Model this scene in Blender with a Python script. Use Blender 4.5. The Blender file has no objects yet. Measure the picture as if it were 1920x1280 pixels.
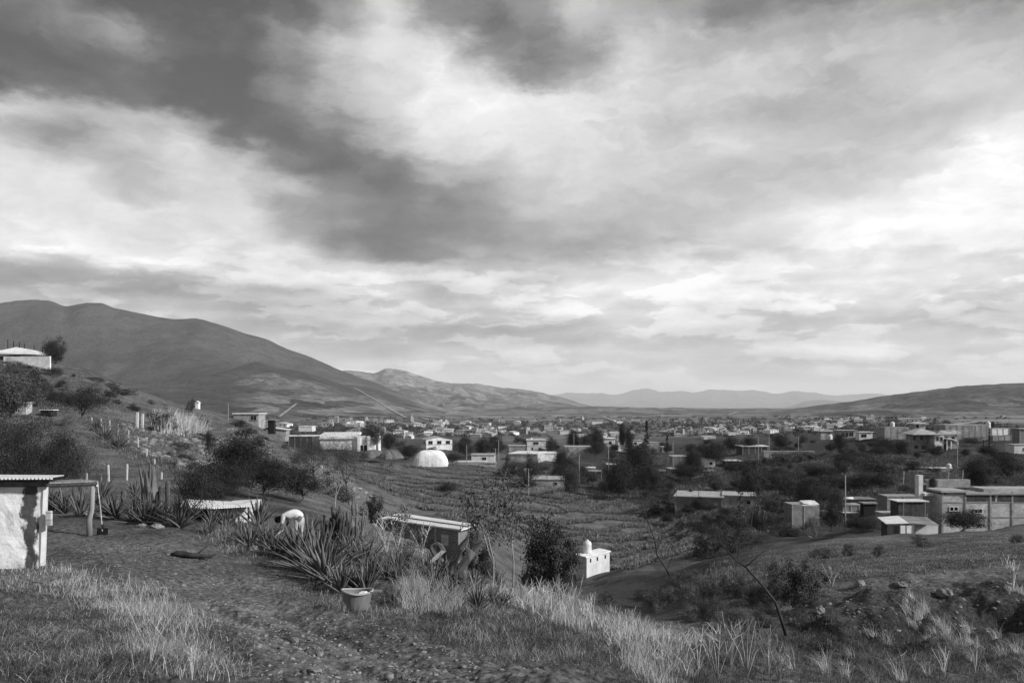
import bpy, math, random
import numpy as np
from mathutils import Vector, Matrix
random.seed(7); RNG = np.random.default_rng(7)
R = math.radians
SC = bpy.context.scene
COL = SC.collection
# ------------------------------------------------------------------ camera
F = 1500.0; HZ = 755.0                       # focal length and horizon row, in pixels of the 1920x1280 photograph
cam_d = bpy.data.cameras.new('camera'); cam = bpy.data.objects.new('camera', cam_d); COL.objects.link(cam)
cam_d.sensor_width = 36; cam_d.lens = 36 * F / 1920; cam_d.shift_y = (HZ - 640) / 1920
cam_d.clip_start = 0.1; cam_d.clip_end = 90000
cam.location = (0, 0, 0); cam.rotation_euler = (R(90), 0, 0)
SC.camera = cam
SC.cycles.volume_bounces = 2
SC.view_settings.view_transform = 'Standard'; SC.view_settings.look = 'None'
SC.view_settings.exposure = 0.35; SC.view_settings.gamma = 1.0
# ------------------------------------------------------------------ sun
SUN_AZ, SUN_EL = 112.0, 32.0
sv = Vector((math.sin(R(SUN_AZ)) * math.cos(R(SUN_EL)), math.cos(R(SUN_AZ)) * math.cos(R(SUN_EL)), math.sin(R(SUN_EL))))
sd = bpy.data.lights.new('sun', 'SUN'); sd.energy = 4.2; sd.angle = R(3.0); sd.color = (1, 1, 1)
so = bpy.data.objects.new('sun', sd); COL.objects.link(so); so.rotation_euler = sv.to_track_quat('Z', 'Y').to_euler(); so.location = (50, -20, 80)
# ------------------------------------------------------------------ sky
def build_world():
    w = bpy.data.worlds.new('World'); SC.world = w; w.use_nodes = True
    nt = w.node_tree; N = nt.nodes; L = nt.links; N.clear()
    def new(t, **k):
        n = N.new(t)
        for a, b in k.items(): setattr(n, a, b)
        return n
    def math_(op, a, b=None, c=None, clamp=False):
        n = new('ShaderNodeMath', operation=op); n.use_clamp = clamp
        for i, v in enumerate((a, b, c)):
            if v is None: continue
            if isinstance(v, (int, float)): n.inputs[i].default_value = v
            else: L.new(v, n.inputs[i])
        return n.outputs[0]
    tc = new('ShaderNodeTexCoord'); sx = new('ShaderNodeSeparateXYZ'); L.new(tc.outputs['Generated'], sx.inputs[0])
    az = math_('ARCTAN2', sx.outputs[0], sx.outputs[1]); el = math_('ARCSINE', sx.outputs[2])
    cb = new('ShaderNodeCombineXYZ'); L.new(az, cb.inputs[0]); L.new(el, cb.inputs[1])
    P0 = cb.outputs[0]
    def mapping(vec, loc=(0, 0, 0), rot=0, scale=(1, 1, 1), typ='POINT'):
        m = new('ShaderNodeMapping', vector_type=typ); L.new(vec, m.inputs[0])
        m.inputs['Location'].default_value = loc; m.inputs['Rotation'].default_value = (0, 0, rot); m.inputs['Scale'].default_value = scale
        return m.outputs[0]
    def noise(vec, scale, detail, rough=.5, dist=0.0, out='Fac'):
        n = new('ShaderNodeTexNoise'); L.new(vec, n.inputs['Vector']); n.inputs['Scale'].default_value = scale
        n.inputs['Detail'].default_value = detail; n.inputs['Roughness'].default_value = rough; n.inputs['Distortion'].default_value = dist
        return n.outputs[out]
    def vmath(op, a, b):
        n = new('ShaderNodeVectorMath', operation=op); L.new(a, n.inputs[0])
        if isinstance(b, tuple): n.inputs[1].default_value = b
        elif isinstance(b, float): n.inputs['Scale'].default_value = b
        else: L.new(b, n.inputs[1])
        return n.outputs[0]
    def warp(vec, scale, amt, detail=4):
        c = noise(vec, scale, detail, out='Color'); c = vmath('SUBTRACT', c, (.5, .5, .5)); c = vmath('MULTIPLY', c, (amt, amt * .7, 0))
        return vmath('ADD', vec, c)
    # warped direction coordinates: the tone rows below get ragged, billowing edges from this
    elw = new('ShaderNodeMapRange'); L.new(el, elw.inputs[0]); elw.inputs[1].default_value = .02; elw.inputs[2].default_value = .34; elw.inputs[3].default_value = .22; elw.inputs[4].default_value = 1
    c1 = vmath('SUBTRACT', noise(mapping(P0, scale=(1, 1.7, 1)), 7.0, 9, .58, .3, 'Color'), (.5, .5, .5)); c2 = vmath('SUBTRACT', noise(mapping(P0, (3, 3, 0), scale=(1, 2.2, 1)), 24.0, 8, .62, .2, 'Color'), (.5, .5, .5))
    wv = vmath('ADD', vmath('MULTIPLY', c1, (.085, .055, 0)), vmath('MULTIPLY', c2, (.05, .036, 0)))
    sc_ = new('ShaderNodeVectorMath', operation='SCALE'); L.new(wv, sc_.inputs[0]); L.new(elw.outputs[0], sc_.inputs['Scale'])
    W = vmath('ADD', P0, sc_.outputs[0]); sw = new('ShaderNodeSeparateXYZ'); L.new(W, sw.inputs[0])
    azn = new('ShaderNodeMapRange'); L.new(sw.outputs[0], azn.inputs[0]); azn.inputs[1].default_value = math.atan((0 - 960) / F); azn.inputs[2].default_value = math.atan((1900 - 960) / F)
    ROWS = [(-500, [150, 150, 150, 150, 155, 160, 170, 175, 170, 165, 165, 170, 170, 165, 160, 160, 155, 150, 150, 150]),
        (0, [150, 125, 115, 112, 120, 125, 165, 215, 160, 135, 155, 200, 185, 165, 150, 160, 150, 140, 135, 135]),
        (60, [140, 145, 110, 105, 115, 160, 205, 220, 215, 165, 145, 165, 215, 195, 190, 195, 180, 180, 165, 150]),
        (110, [120, 155, 165, 112, 108, 150, 195, 215, 235, 215, 150, 185, 215, 205, 205, 210, 200, 195, 190, 180]),
        (160, [115, 110, 125, 110, 110, 150, 195, 210, 240, 240, 225, 225, 215, 210, 205, 200, 190, 195, 200, 195]),
        (205, [120, 125, 125, 110, 115, 130, 165, 205, 225, 235, 225, 225, 218, 205, 200, 185, 185, 195, 205, 205]),
        (250, [215, 195, 190, 190, 118, 108, 125, 185, 220, 225, 225, 222, 215, 210, 212, 205, 195, 190, 195, 210]),
        (290, [190, 160, 205, 215, 195, 138, 116, 132, 190, 205, 230, 220, 210, 208, 205, 200, 208, 200, 195, 225]),
        (330, [215, 190, 190, 215, 205, 205, 150, 122, 155, 175, 215, 215, 205, 205, 202, 200, 202, 215, 235, 250]),
        (370, [220, 218, 185, 210, 215, 172, 158, 135, 138, 160, 200, 195, 195, 200, 205, 210, 215, 235, 252, 245]),
        (410, [222, 225, 222, 222, 222, 182, 158, 126, 132, 145, 172, 188, 190, 192, 205, 225, 245, 250, 248, 245]),
        (440, [225, 228, 226, 225, 222, 195, 140, 126, 148, 150, 165, 178, 185, 195, 215, 215, 235, 248, 245, 243]),
        (465, [240, 240, 230, 228, 225, 222, 168, 138, 152, 170, 176, 183, 195, 215, 200, 208, 240, 245, 240, 240]),
        (490, [243, 243, 240, 236, 225, 225, 225, 210, 185, 190, 205, 215, 225, 235, 240, 240, 245, 245, 240, 238]),
        (510, [225, 195, 235, 235, 228, 228, 230, 225, 215, 220, 200, 230, 240, 243, 245, 245, 245, 243, 240, 235]),
        (530, [180, 170, 175, 195, 215, 225, 232, 232, 200, 222, 235, 240, 240, 243, 243, 243, 240, 240, 235, 230]),
        (550, [172, 165, 165, 170, 185, 190, 218, 222, 205, 225, 235, 236, 238, 240, 240, 240, 238, 235, 230, 228]),
        (575, [205, 200, 200, 195, 190, 195, 200, 210, 215, 215, 220, 235, 225, 235, 235, 235, 235, 232, 228, 225]),
        (595, [200, 200, 205, 205, 190, 190, 190, 200, 205, 200, 210, 215, 225, 225, 222, 222, 225, 222, 212, 205]),
        (615, [190, 190, 190, 190, 190, 195, 185, 185, 185, 185, 200, 205, 215, 215, 210, 205, 200, 198, 200, 200]),
        (635, [200, 200, 200, 200, 200, 205, 200, 190, 185, 190, 190, 205, 215, 212, 212, 200, 205, 215, 220, 220]),
        (655, [205, 205, 205, 205, 205, 210, 205, 185, 210, 215, 220, 225, 220, 220, 210, 225, 228, 230, 225, 225]),
        (680, [215, 215, 215, 215, 215, 220, 215, 215, 205, 210, 205, 200, 205, 205, 205, 210, 215, 215, 215, 215]),
        (705, [220, 220, 220, 220, 220, 225, 225, 222, 215, 215, 210, 208, 205, 205, 207, 210, 212, 215, 218, 218]),
        (745, [215] * 20)]
    acc = None; pe = None
    for row, vals in ROWS[::-1]:
        cr = new('ShaderNodeValToRGB'); cr.color_ramp.interpolation = 'EASE'; es = cr.color_ramp.elements; L.new(azn.outputs[0], cr.inputs[0])
        while len(es) < len(vals): es.new(0.5)
        for i, v in enumerate(vals):
            es[i].position = i / 19; g_ = v / 255; es[i].color = (g_, g_, g_, 1)
        e = math.atan((HZ - row) / F / 1.05)
        if acc is None: acc = cr.outputs[0]
        else:
            mr = new('ShaderNodeMapRange', interpolation_type='SMOOTHSTEP'); L.new(sw.outputs[1], mr.inputs[0]); mr.inputs[1].default_value = pe; mr.inputs[2].default_value = e
            mx = new('ShaderNodeMix', data_type='FLOAT'); L.new(mr.outputs[0], mx.inputs[0]); L.new(acc, mx.inputs[2]); L.new(cr.outputs[0], mx.inputs[3]); acc = mx.outputs[0]
        pe = e
    # broad soft modelling in the upper deck
    n1 = noise(mapping(P0, (0.3, 0, 0), R(-18), (1.5, 4.0, 1)), 3.4, 8, .55, .6)
    hi = new('ShaderNodeMapRange', interpolation_type='SMOOTHSTEP'); L.new(el, hi.inputs[0]); hi.inputs[1].default_value = .09; hi.inputs[2].default_value = .24
    hiF = hi.outputs[0]
    acc = math_('ADD', acc, math_('MULTIPLY', math_('SUBTRACT', n1, .5), math_('ADD', math_('MULTIPLY', hiF, .02), .12)))
    nf = noise(mapping(W, (7, 0, 0), R(-10), (1, 2.2, 1)), 20, 9, .66, .3)
    acc = math_('ADD', acc, math_('MULTIPLY', math_('SUBTRACT', nf, .5), .15))
    # ragged torn edges inside the middle band
    ne = noise(mapping(W, (11, 4, 0), R(-12), (1.3, 3.4, 1)), 5.0, 12, .62, .25); re_ = new('ShaderNodeMapRange', interpolation_type='SMOOTHSTEP'); L.new(ne, re_.inputs[0]); re_.inputs[1].default_value = .46; re_.inputs[2].default_value = .57; re_.inputs[3].default_value = .012; re_.inputs[4].default_value = -.022
    acc = math_('ADD', acc, re_.outputs[0])
    # lower deck: cumulus with brighter tops and flat grey bases, drawn out along the horizon
    lw = vmath('ADD', P0, vmath('MULTIPLY', vmath('SUBTRACT', noise(P0, 26, 7, .6, 0, 'Color'), (.5, .5, .5)), (.05, .016, 0)))
    n2 = noise(mapping(lw, scale=(3.0, 13.0, 1)), 1.9, 9, .55, .1); n2b = noise(mapping(lw, (0, .12, 0), scale=(3.0, 13.0, 1)), 1.9, 5, .5, .1)
    r2 = new('ShaderNodeMapRange', interpolation_type='SMOOTHSTEP'); L.new(n2, r2.inputs[0]); r2.inputs[1].default_value = .48; r2.inputs[2].default_value = .53; r2.inputs[3].default_value = -.055; r2.inputs[4].default_value = .03
    d2 = math_('MULTIPLY', math_('SUBTRACT', n2, n2b), .42)
    lo = math_('MULTIPLY', math_('SUBTRACT', 1.0, hiF), math_('ADD', r2.outputs[0], d2))
    acc = math_('ADD', acc, lo)
    acc = math_('ADD', math_('MULTIPLY', math_('SUBTRACT', acc, .80), 1.34), .745)
    tone = math_('MINIMUM', math_('MAXIMUM', acc, .25), 1.0)
    cloud = math_('POWER', tone, 2.2)
    sky = new('ShaderNodeTexSky', sky_type='NISHITA'); sky.sun_disc = False
    sky.sun_elevation = R(SUN_EL); sky.sun_rotation = R(SUN_AZ); sky.dust_density = 2.0
    bw = new('ShaderNodeRGBToBW'); L.new(sky.outputs[0], bw.inputs[0])
    nis = math_('MINIMUM', math_('MULTIPLY', bw.outputs[0], .10), 1.0)
    tot = math_('ADD', math_('MULTIPLY', cloud, .84), math_('MULTIPLY', nis, .05))
    bg = new('ShaderNodeBackground'); L.new(tot, bg.inputs[0]); bg.inputs[1].default_value = 1.0
    o = new('ShaderNodeOutputWorld'); L.new(bg.outputs[0], o.inputs[0])
    w.cycles.sampling_method = 'MANUAL'; w.cycles.sample_map_resolution = 512
build_world()
# ------------------------------------------------------------------ materials (the photograph is monochrome: every colour is a grey)
def mat(name, base, dark=None, scale=3.0, rough=.9, bump=0.0, kind='noise', coord='Object', translucent=0.0, island=0.0, detail=6, stretch=(1, 1, 1), contrast=(.35, .65), bscale=None, spec=.2, extra=None):
    m = bpy.data.materials.new(name); m.use_nodes = True; nt = m.node_tree; N = nt.nodes; L = nt.links
    bs = N['Principled BSDF']; bs.inputs['Roughness'].default_value = rough; bs.inputs['Specular IOR Level'].default_value = spec
    if dark is None: dark = base * .6
    tc = N.new('ShaderNodeTexCoord'); src = tc.outputs['Object']
    if coord == 'World':
        g = N.new('ShaderNodeNewGeometry'); src = g.outputs['Position']
    mp = N.new('ShaderNodeMapping'); mp.inputs['Scale'].default_value = stretch; L.new(src, mp.inputs[0]); v = mp.outputs[0]
    no = N.new('ShaderNodeTexNoise'); L.new(v, no.inputs['Vector']); no.inputs['Scale'].default_value = scale; no.inputs['Detail'].default_value = detail; no.inputs['Roughness'].default_value = .6
    cr = N.new('ShaderNodeMapRange'); L.new(no.outputs['Fac'], cr.inputs[0]); cr.inputs[1].default_value = contrast[0]; cr.inputs[2].default_value = contrast[1]
    cr.inputs[3].default_value = dark; cr.inputs[4].default_value = base
    val = cr.outputs[0]; h = no.outputs['Fac']
    def mul(a, b):
        n = N.new('ShaderNodeMath'); n.operation = 'MULTIPLY'
        for i, q in enumerate((a, b)):
            if isinstance(q, float): n.inputs[i].default_value = q
            else: L.new(q, n.inputs[i])
        return n.outputs[0]
    if kind in ('brick', 'block', 'plank', 'plankv'):
        sp = N.new('ShaderNodeSeparateXYZ'); L.new(src, sp.inputs[0]); ad = N.new('ShaderNodeMath'); ad.operation = 'ADD'; L.new(sp.outputs[0], ad.inputs[0]); L.new(sp.outputs[1], ad.inputs[1])
        cb = N.new('ShaderNodeCombineXYZ')
        if kind == 'plankv': L.new(sp.outputs[2], cb.inputs[0]); L.new(ad.outputs[0], cb.inputs[1])
        else: L.new(ad.outputs[0], cb.inputs[0]); L.new(sp.outputs[2], cb.inputs[1])
        b = N.new('ShaderNodeTexBrick'); L.new(cb.outputs[0], b.inputs[0]); b.inputs['Scale'].default_value = 1
        bw_, rh, ms = {'brick': (.30, .10, .012), 'block': (.42, .21, .012), 'plank': (3.0, .16, .010), 'plankv': (4.0, .15, .012)}[kind]
        b.inputs['Brick Width'].default_value = bw_; b.inputs['Row Height'].default_value = rh; b.inputs['Mortar Size'].default_value = ms
        b.inputs['Color1'].default_value = (1, 1, 1, 1); b.inputs['Color2'].default_value = (.68, .68, .68, 1)
        mo = .55 if kind in ('plank', 'plankv') else (1.5 if kind == 'brick' else .75)
        b.inputs['Mortar'].default_value = (mo, mo, mo, 1)
        val = mul(val, b.outputs[0]); h = b.outputs['Fac']
    if kind == 'corr':
        wv = N.new('ShaderNodeTexWave'); L.new(src, wv.inputs[0]); wv.inputs['Scale'].default_value = 4.2; wv.bands_direction = 'X'; h = wv.outputs['Fac']
    if island:
        g = N.new('ShaderNodeNewGeometry'); r = N.new('ShaderNodeMapRange'); L.new(g.outputs['Random Per Island'], r.inputs[0])
        r.inputs[3].default_value = 1 - island; r.inputs[4].default_value = 1 + island; val = mul(val, r.outputs[0])
        oi = N.new('ShaderNodeObjectInfo'); r = N.new('ShaderNodeMapRange'); L.new(oi.outputs['Random'], r.inputs[0])
        r.inputs[3].default_value = .8; r.inputs[4].default_value = 1.25; val = mul(val, r.outputs[0])
    if extra: val = extra(nt, val, mul)
    L.new(val, bs.inputs['Base Color'])
    if bump:
        bp = N.new('ShaderNodeBump'); bp.inputs['Strength'].default_value = 1; bp.inputs['Distance'].default_value = bump
        if bscale:
            n2 = N.new('ShaderNodeTexNoise'); L.new(v, n2.inputs['Vector']); n2.inputs['Scale'].default_value = bscale; n2.inputs['Detail'].default_value = 6; h = n2.outputs['Fac']
        L.new(h, bp.inputs['Height']); L.new(bp.outputs[0], bs.inputs['Normal'])
    if translucent:
        tr = N.new('ShaderNodeBsdfTranslucent'); L.new(val, tr.inputs[0]); mx = N.new('ShaderNodeMixShader'); mx.inputs[0].default_value = translucent
        L.new(bs.outputs[0], mx.inputs[1]); L.new(tr.outputs[0], mx.inputs[2]); L.new(mx.outputs[0], N['Material Output'].inputs[0])
    return m
def stain_extra(nt, val, mul):       # dark weather stain running down the hut wall beside its corner
    N = nt.nodes; L = nt.links
    tc = N.new('ShaderNodeTexCoord'); mp = N.new('ShaderNodeMapping'); L.new(tc.outputs['Object'], mp.inputs[0]); mp.inputs['Scale'].default_value = (1, 1, .55)
    nz = N.new('ShaderNodeTexNoise'); L.new(mp.outputs[0], nz.inputs[0]); nz.inputs['Scale'].default_value = 3.2; nz.inputs['Detail'].default_value = 9; nz.inputs['Roughness'].default_value = .65
    sp = N.new('ShaderNodeSeparateXYZ'); L.new(tc.outputs['Object'], sp.inputs[0])
    a = N.new('ShaderNodeMath'); a.operation = 'ADD'; L.new(sp.outputs[0], a.inputs[0]); a.inputs[1].default_value = 0.23
    b = N.new('ShaderNodeMath'); b.operation = 'ABSOLUTE'; L.new(a.outputs[0], b.inputs[0])
    c = N.new('ShaderNodeMath'); c.operation = 'MULTIPLY_ADD'; L.new(nz.outputs['Fac'], c.inputs[0]); c.inputs[1].default_value = -.75; L.new(b.outputs[0], c.inputs[2])
    r = N.new('ShaderNodeMapRange'); L.new(c.outputs[0], r.inputs[0]); r.inputs[1].default_value = -.27; r.inputs[2].default_value = -.21; r.inputs[3].default_value = .10; r.inputs[4].default_value = 1
    return mul(val, r.outputs[0])
M = {
 'white': mat('white plaster', .80, .56, 1.2, bump=.01, bscale=20), 'cream': mat('cream plaster', .64, .44, .8, bump=.01, bscale=20),
 'grey': mat('grey render', .36, .18, .9, bump=.01, bscale=18), 'concrete': mat('bare concrete', .30, .19, 1.5, bump=.01, bscale=15),
 'slab': mat('roof slab concrete', .40, .24, .7, bump=.01, bscale=9), 'sheet': mat('pale roof sheet', .78, .60, .8, rough=.5, kind='corr', bump=.03, spec=.4),
 'darksheet': mat('weathered roof sheet', .30, .14, .9, rough=.6, kind='corr', bump=.03), 'brick': mat('red brick', .20, .13, .8, kind='brick', bump=.01),
 'block': mat('concrete block', .38, .20, .5, kind='block', bump=.01), 'blockw': mat('pale block', .60, .34, .5, kind='block', bump=.01),
 'wood': mat('dark weathered wood', .10, .04, 2, kind='plankv', bump=.01), 'woodl': mat('pale planks', .62, .42, 1.5, kind='plank', bump=.015),
 'post': mat('wooden post', .30, .16, 5, stretch=(1, 1, .15), bump=.01), 'postw': mat('whitewashed post', .62, .45, 4), 'glass': mat('dark window glass', .012, .008, 2, rough=.15, spec=.6),
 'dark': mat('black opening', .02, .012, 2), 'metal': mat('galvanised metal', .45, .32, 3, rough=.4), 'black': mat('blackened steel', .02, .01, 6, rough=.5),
 'bark': mat('bark', .10, .045, 6, stretch=(1, 1, .25), bump=.03), 'barkl': mat('pale bark', .34, .18, 6, stretch=(1, 1, .3), bump=.02), 'barkd': mat('dark stem', .05, .02, 8, stretch=(1, 1, .3), bump=.01),
 'tarp': mat('white tarpaulin', .80, .62, .7, rough=.6, bump=.12, bscale=1.2), 'tank': mat('off white plastic tank', .66, .52, 2, rough=.45, spec=.4), 'tankd': mat('black plastic tank', .03, .02, 2, rough=.4),
 'hutwall': mat('limewashed hut wall', .62, .36, 2.4, bump=.02, bscale=12, contrast=(.28, .55), extra=stain_extra),
 'tub': mat('washed plastic tub', .17, .12, 5, rough=.55, spec=.3, stretch=(3, 3, .5)), 'rock': mat('rock', .26, .10, 3, bump=.05, bscale=9), 'soilm': mat('soil heap', .14, .07, 1.5, bump=.1, bscale=3),
 'tubrim': mat('worn tub rim', .34, .26, 5, rough=.5), 'leafd': mat('dark foliage', .034, .016, 1.2, island=.6, translucent=.15, rough=.7), 'leafm': mat('mid foliage', .075, .04, 1.2, island=.6, translucent=.22, rough=.7),
 'leafl': mat('pale foliage', .14, .08, 1.5, island=.55, translucent=.25, rough=.7), 'needle': mat('needles', .022, .012, 2, island=.6, rough=.8),
 'agave': mat('agave leaf', .16, .09, 3, island=.45, rough=.5, spec=.35, translucent=.08), 'agavebig': mat('grey agave leaf', .085, .05, 3, island=.3, rough=.5, spec=.35), 'agavef': mat('field agave', .25, .14, 3, island=.5, rough=.7), 'leafback': mat('pale leaf back', .46, .30, 3, rough=.6),
 'cactus': mat('cactus skin', .085, .05, 4, stretch=(1, 1, .2), island=.2), 'cactusl': mat('pale cactus skin', .20, .11, 4, stretch=(1, 1, .2), island=.25),
 'dry': mat('dry grass', .56, .28, 2, island=.55, translucent=.25, rough=.8), 'drym': mat('weathered grass', .25, .12, 2, island=.6, translucent=.2, rough=.8), 'green': mat('green grass', .14, .06, 2, island=.75, translucent=.2, rough=.8),
 'twig': mat('dry pale twigs', .46, .28, 6, island=.35), 'skin': mat('skin', .13, .10, 5), 'shirt': mat('pale shirt', .62, .46, 5, bump=.01, bscale=25), 'trouser': mat('pale trousers', .50, .36, 5, bump=.01, bscale=25), 'hair': mat('black hair', .012, .008, 9),
 'scrub': mat('far foliage', .085, .05, .1, island=.5, coord='World'), 'tile': mat('roof tile', .46, .33, 1, kind='corr', bump=.04),
}
# ------------------------------------------------------------------ mesh helpers
def tag(o, label=None, cat=None, group=None, kind=None):
    if label: o['label'] = label
    if cat: o['category'] = cat
    if group: o['group'] = group
    if kind: o['kind'] = kind
    return o
def npmesh(name, V, Fc, material, parent=None, smooth=False):
    V = np.asarray(V, dtype=np.float32); Fc = np.asarray(Fc, dtype=np.int32); me = bpy.data.meshes.new(name)
    k = Fc.shape[1]; me.vertices.add(len(V)); me.vertices.foreach_set('co', V.ravel()); me.loops.add(Fc.size); me.loops.foreach_set('vertex_index', Fc.ravel())
    me.polygons.add(len(Fc)); me.polygons.foreach_set('loop_start', np.arange(0, Fc.size, k, dtype=np.int32)); me.polygons.foreach_set('loop_total', np.full(len(Fc), k, dtype=np.int32))
    me.update(calc_edges=True)
    if smooth: me.polygons.foreach_set('use_smooth', np.ones(len(Fc), dtype=bool))
    me.materials.append(material); o = bpy.data.objects.new(name, me); COL.objects.link(o)
    if parent: o.parent = parent
    return o
class MB:
    def __init__(s): s.v = []; s.f = []
    def add(s, vs, fs):
        b = len(s.v); s.v += [tuple(p) for p in vs]; s.f += [tuple(b + i for i in f) for f in fs]; return s
    def box(s, cx, cy, cz, sx, sy, sz, rz=0.0):
        c, q = math.cos(rz), math.sin(rz); vs = []
        for dz in (-.5, .5):
            for dx, dy in ((-.5, -.5), (.5, -.5), (.5, .5), (-.5, .5)):
                x, y = dx * sx, dy * sy; vs.append((cx + x * c - y * q, cy + x * q + y * c, cz + dz * sz))
        return s.add(vs, [(3, 2, 1, 0), (4, 5, 6, 7), (0, 1, 5, 4), (1, 2, 6, 5), (2, 3, 7, 6), (3, 0, 4, 7)])
    def slab(s, pts, th):               # polygon given by its top corners (counter clockwise), with thickness th
        n = len(pts); vs = [tuple(p) for p in pts] + [(p[0], p[1], p[2] - th) for p in pts]
        return s.add(vs, [tuple(range(n)), tuple(range(2 * n - 1, n - 1, -1))] + [(i, i + n, (i + 1) % n + n, (i + 1) % n) for i in range(n)])
    def prism(s, poly, y0, y1):         # polygon in x,z extruded along y
        n = len(poly); vs = [(x, y0, z) for x, z in poly] + [(x, y1, z) for x, z in poly]
        return s.add(vs, [tuple(range(n)), tuple(range(2 * n - 1, n - 1, -1))] + [(i, i + n, (i + 1) % n + n, (i + 1) % n) for i in range(n)])
    def tube(s, pts, rad, n=7, cap=True):
        pts = [Vector(p) for p in pts]; m = len(pts)
        if not hasattr(rad, '__len__'): rad = [rad] * m
        vs = []; ref = Vector((.3, .9, .1))
        for i, p in enumerate(pts):
            t = (pts[min(i + 1, m - 1)] - pts[max(i - 1, 0)]).normalized(); a = t.cross(ref)
            if a.length < .1: a = t.cross(Vector((1, 0, 0)))
            a.normalize(); b = t.cross(a)
            for k in range(n):
                w = 2 * math.pi * k / n; vs.append(p + (a * math.cos(w) + b * math.sin(w)) * rad[i])
        fs = [(i * n + k, i * n + (k + 1) % n, (i + 1) * n + (k + 1) % n, (i + 1) * n + k) for i in range(m - 1) for k in range(n)]
        if cap: fs += [tuple(range(n - 1, -1, -1)), tuple(range((m - 1) * n, m * n))]
        return s.add(vs, fs)
    def lathe(s, prof, n=24, c=(0, 0, 0), sy=1.0):
        vs = [(c[0] + r * math.cos(2 * math.pi * k / n), c[1] + sy * r * math.sin(2 * math.pi * k / n), c[2] + z) for r, z in prof for k in range(n)]
        return s.add(vs, [(i * n + k, i * n + (k + 1) % n, (i + 1) * n + (k + 1) % n, (i + 1) * n + k) for i in range(len(prof) - 1) for k in range(n)])
    def build(s, name, material, parent=None, smooth=False, bevel=0):
        me = bpy.data.meshes.new(name); me.from_pydata(s.v, [], s.f); me.update()
        if smooth: me.polygons.foreach_set('use_smooth', [True] * len(me.polygons))
        me.materials.append(material); o = bpy.data.objects.new(name, me); COL.objects.link(o)
        if parent: o.parent = parent
        if bevel:
            b = o.modifiers.new('b', 'BEVEL'); b.width = bevel; b.segments = 2
        return o
def empty(name, loc, rz=0.0, label=None, cat=None, group=None):
    o = bpy.data.objects.new(name, None); COL.objects.link(o); o.location = loc; o.rotation_euler = (0, 0, rz); o.empty_display_size = .3
    return tag(o, label, cat, group)
def copy_tree(o, parent=None):
    c = o.copy(); COL.objects.link(c); c.parent = parent
    for ch in KIDS.get(o.name, []) if o.name in KIDS else [x for x in COL.objects if x.parent == o]: copy_tree(ch, c)
    return c
KIDS = {}
def remember(o):
    KIDS[o.name] = [x for x in o.children]
    for x in KIDS[o.name]: KIDS[x.name] = [y for y in x.children]
# value noise in numpy
_T = RNG.random((256, 256))
def vnoise(x, y):
    xi = np.floor(x).astype(int); yi = np.floor(y).astype(int); fx = x - xi; fy = y - yi; fx = fx * fx * (3 - 2 * fx); fy = fy * fy * (3 - 2 * fy)
    a = _T[xi & 255, yi & 255]; b = _T[(xi + 1) & 255, yi & 255]; c = _T[xi & 255, (yi + 1) & 255]; d = _T[(xi + 1) & 255, (yi + 1) & 255]
    return (a * (1 - fx) + b * fx) * (1 - fy) + (c * (1 - fx) + d * fx) * fy - .5
def fbm(x, y, o=4, g=.5):
    s = 0; a = 1
    for i in range(o): s = s + a * vnoise(x * 2 ** i + 17.3 * i, y * 2 ** i + 9.1 * i); a *= g
    return s
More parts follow.
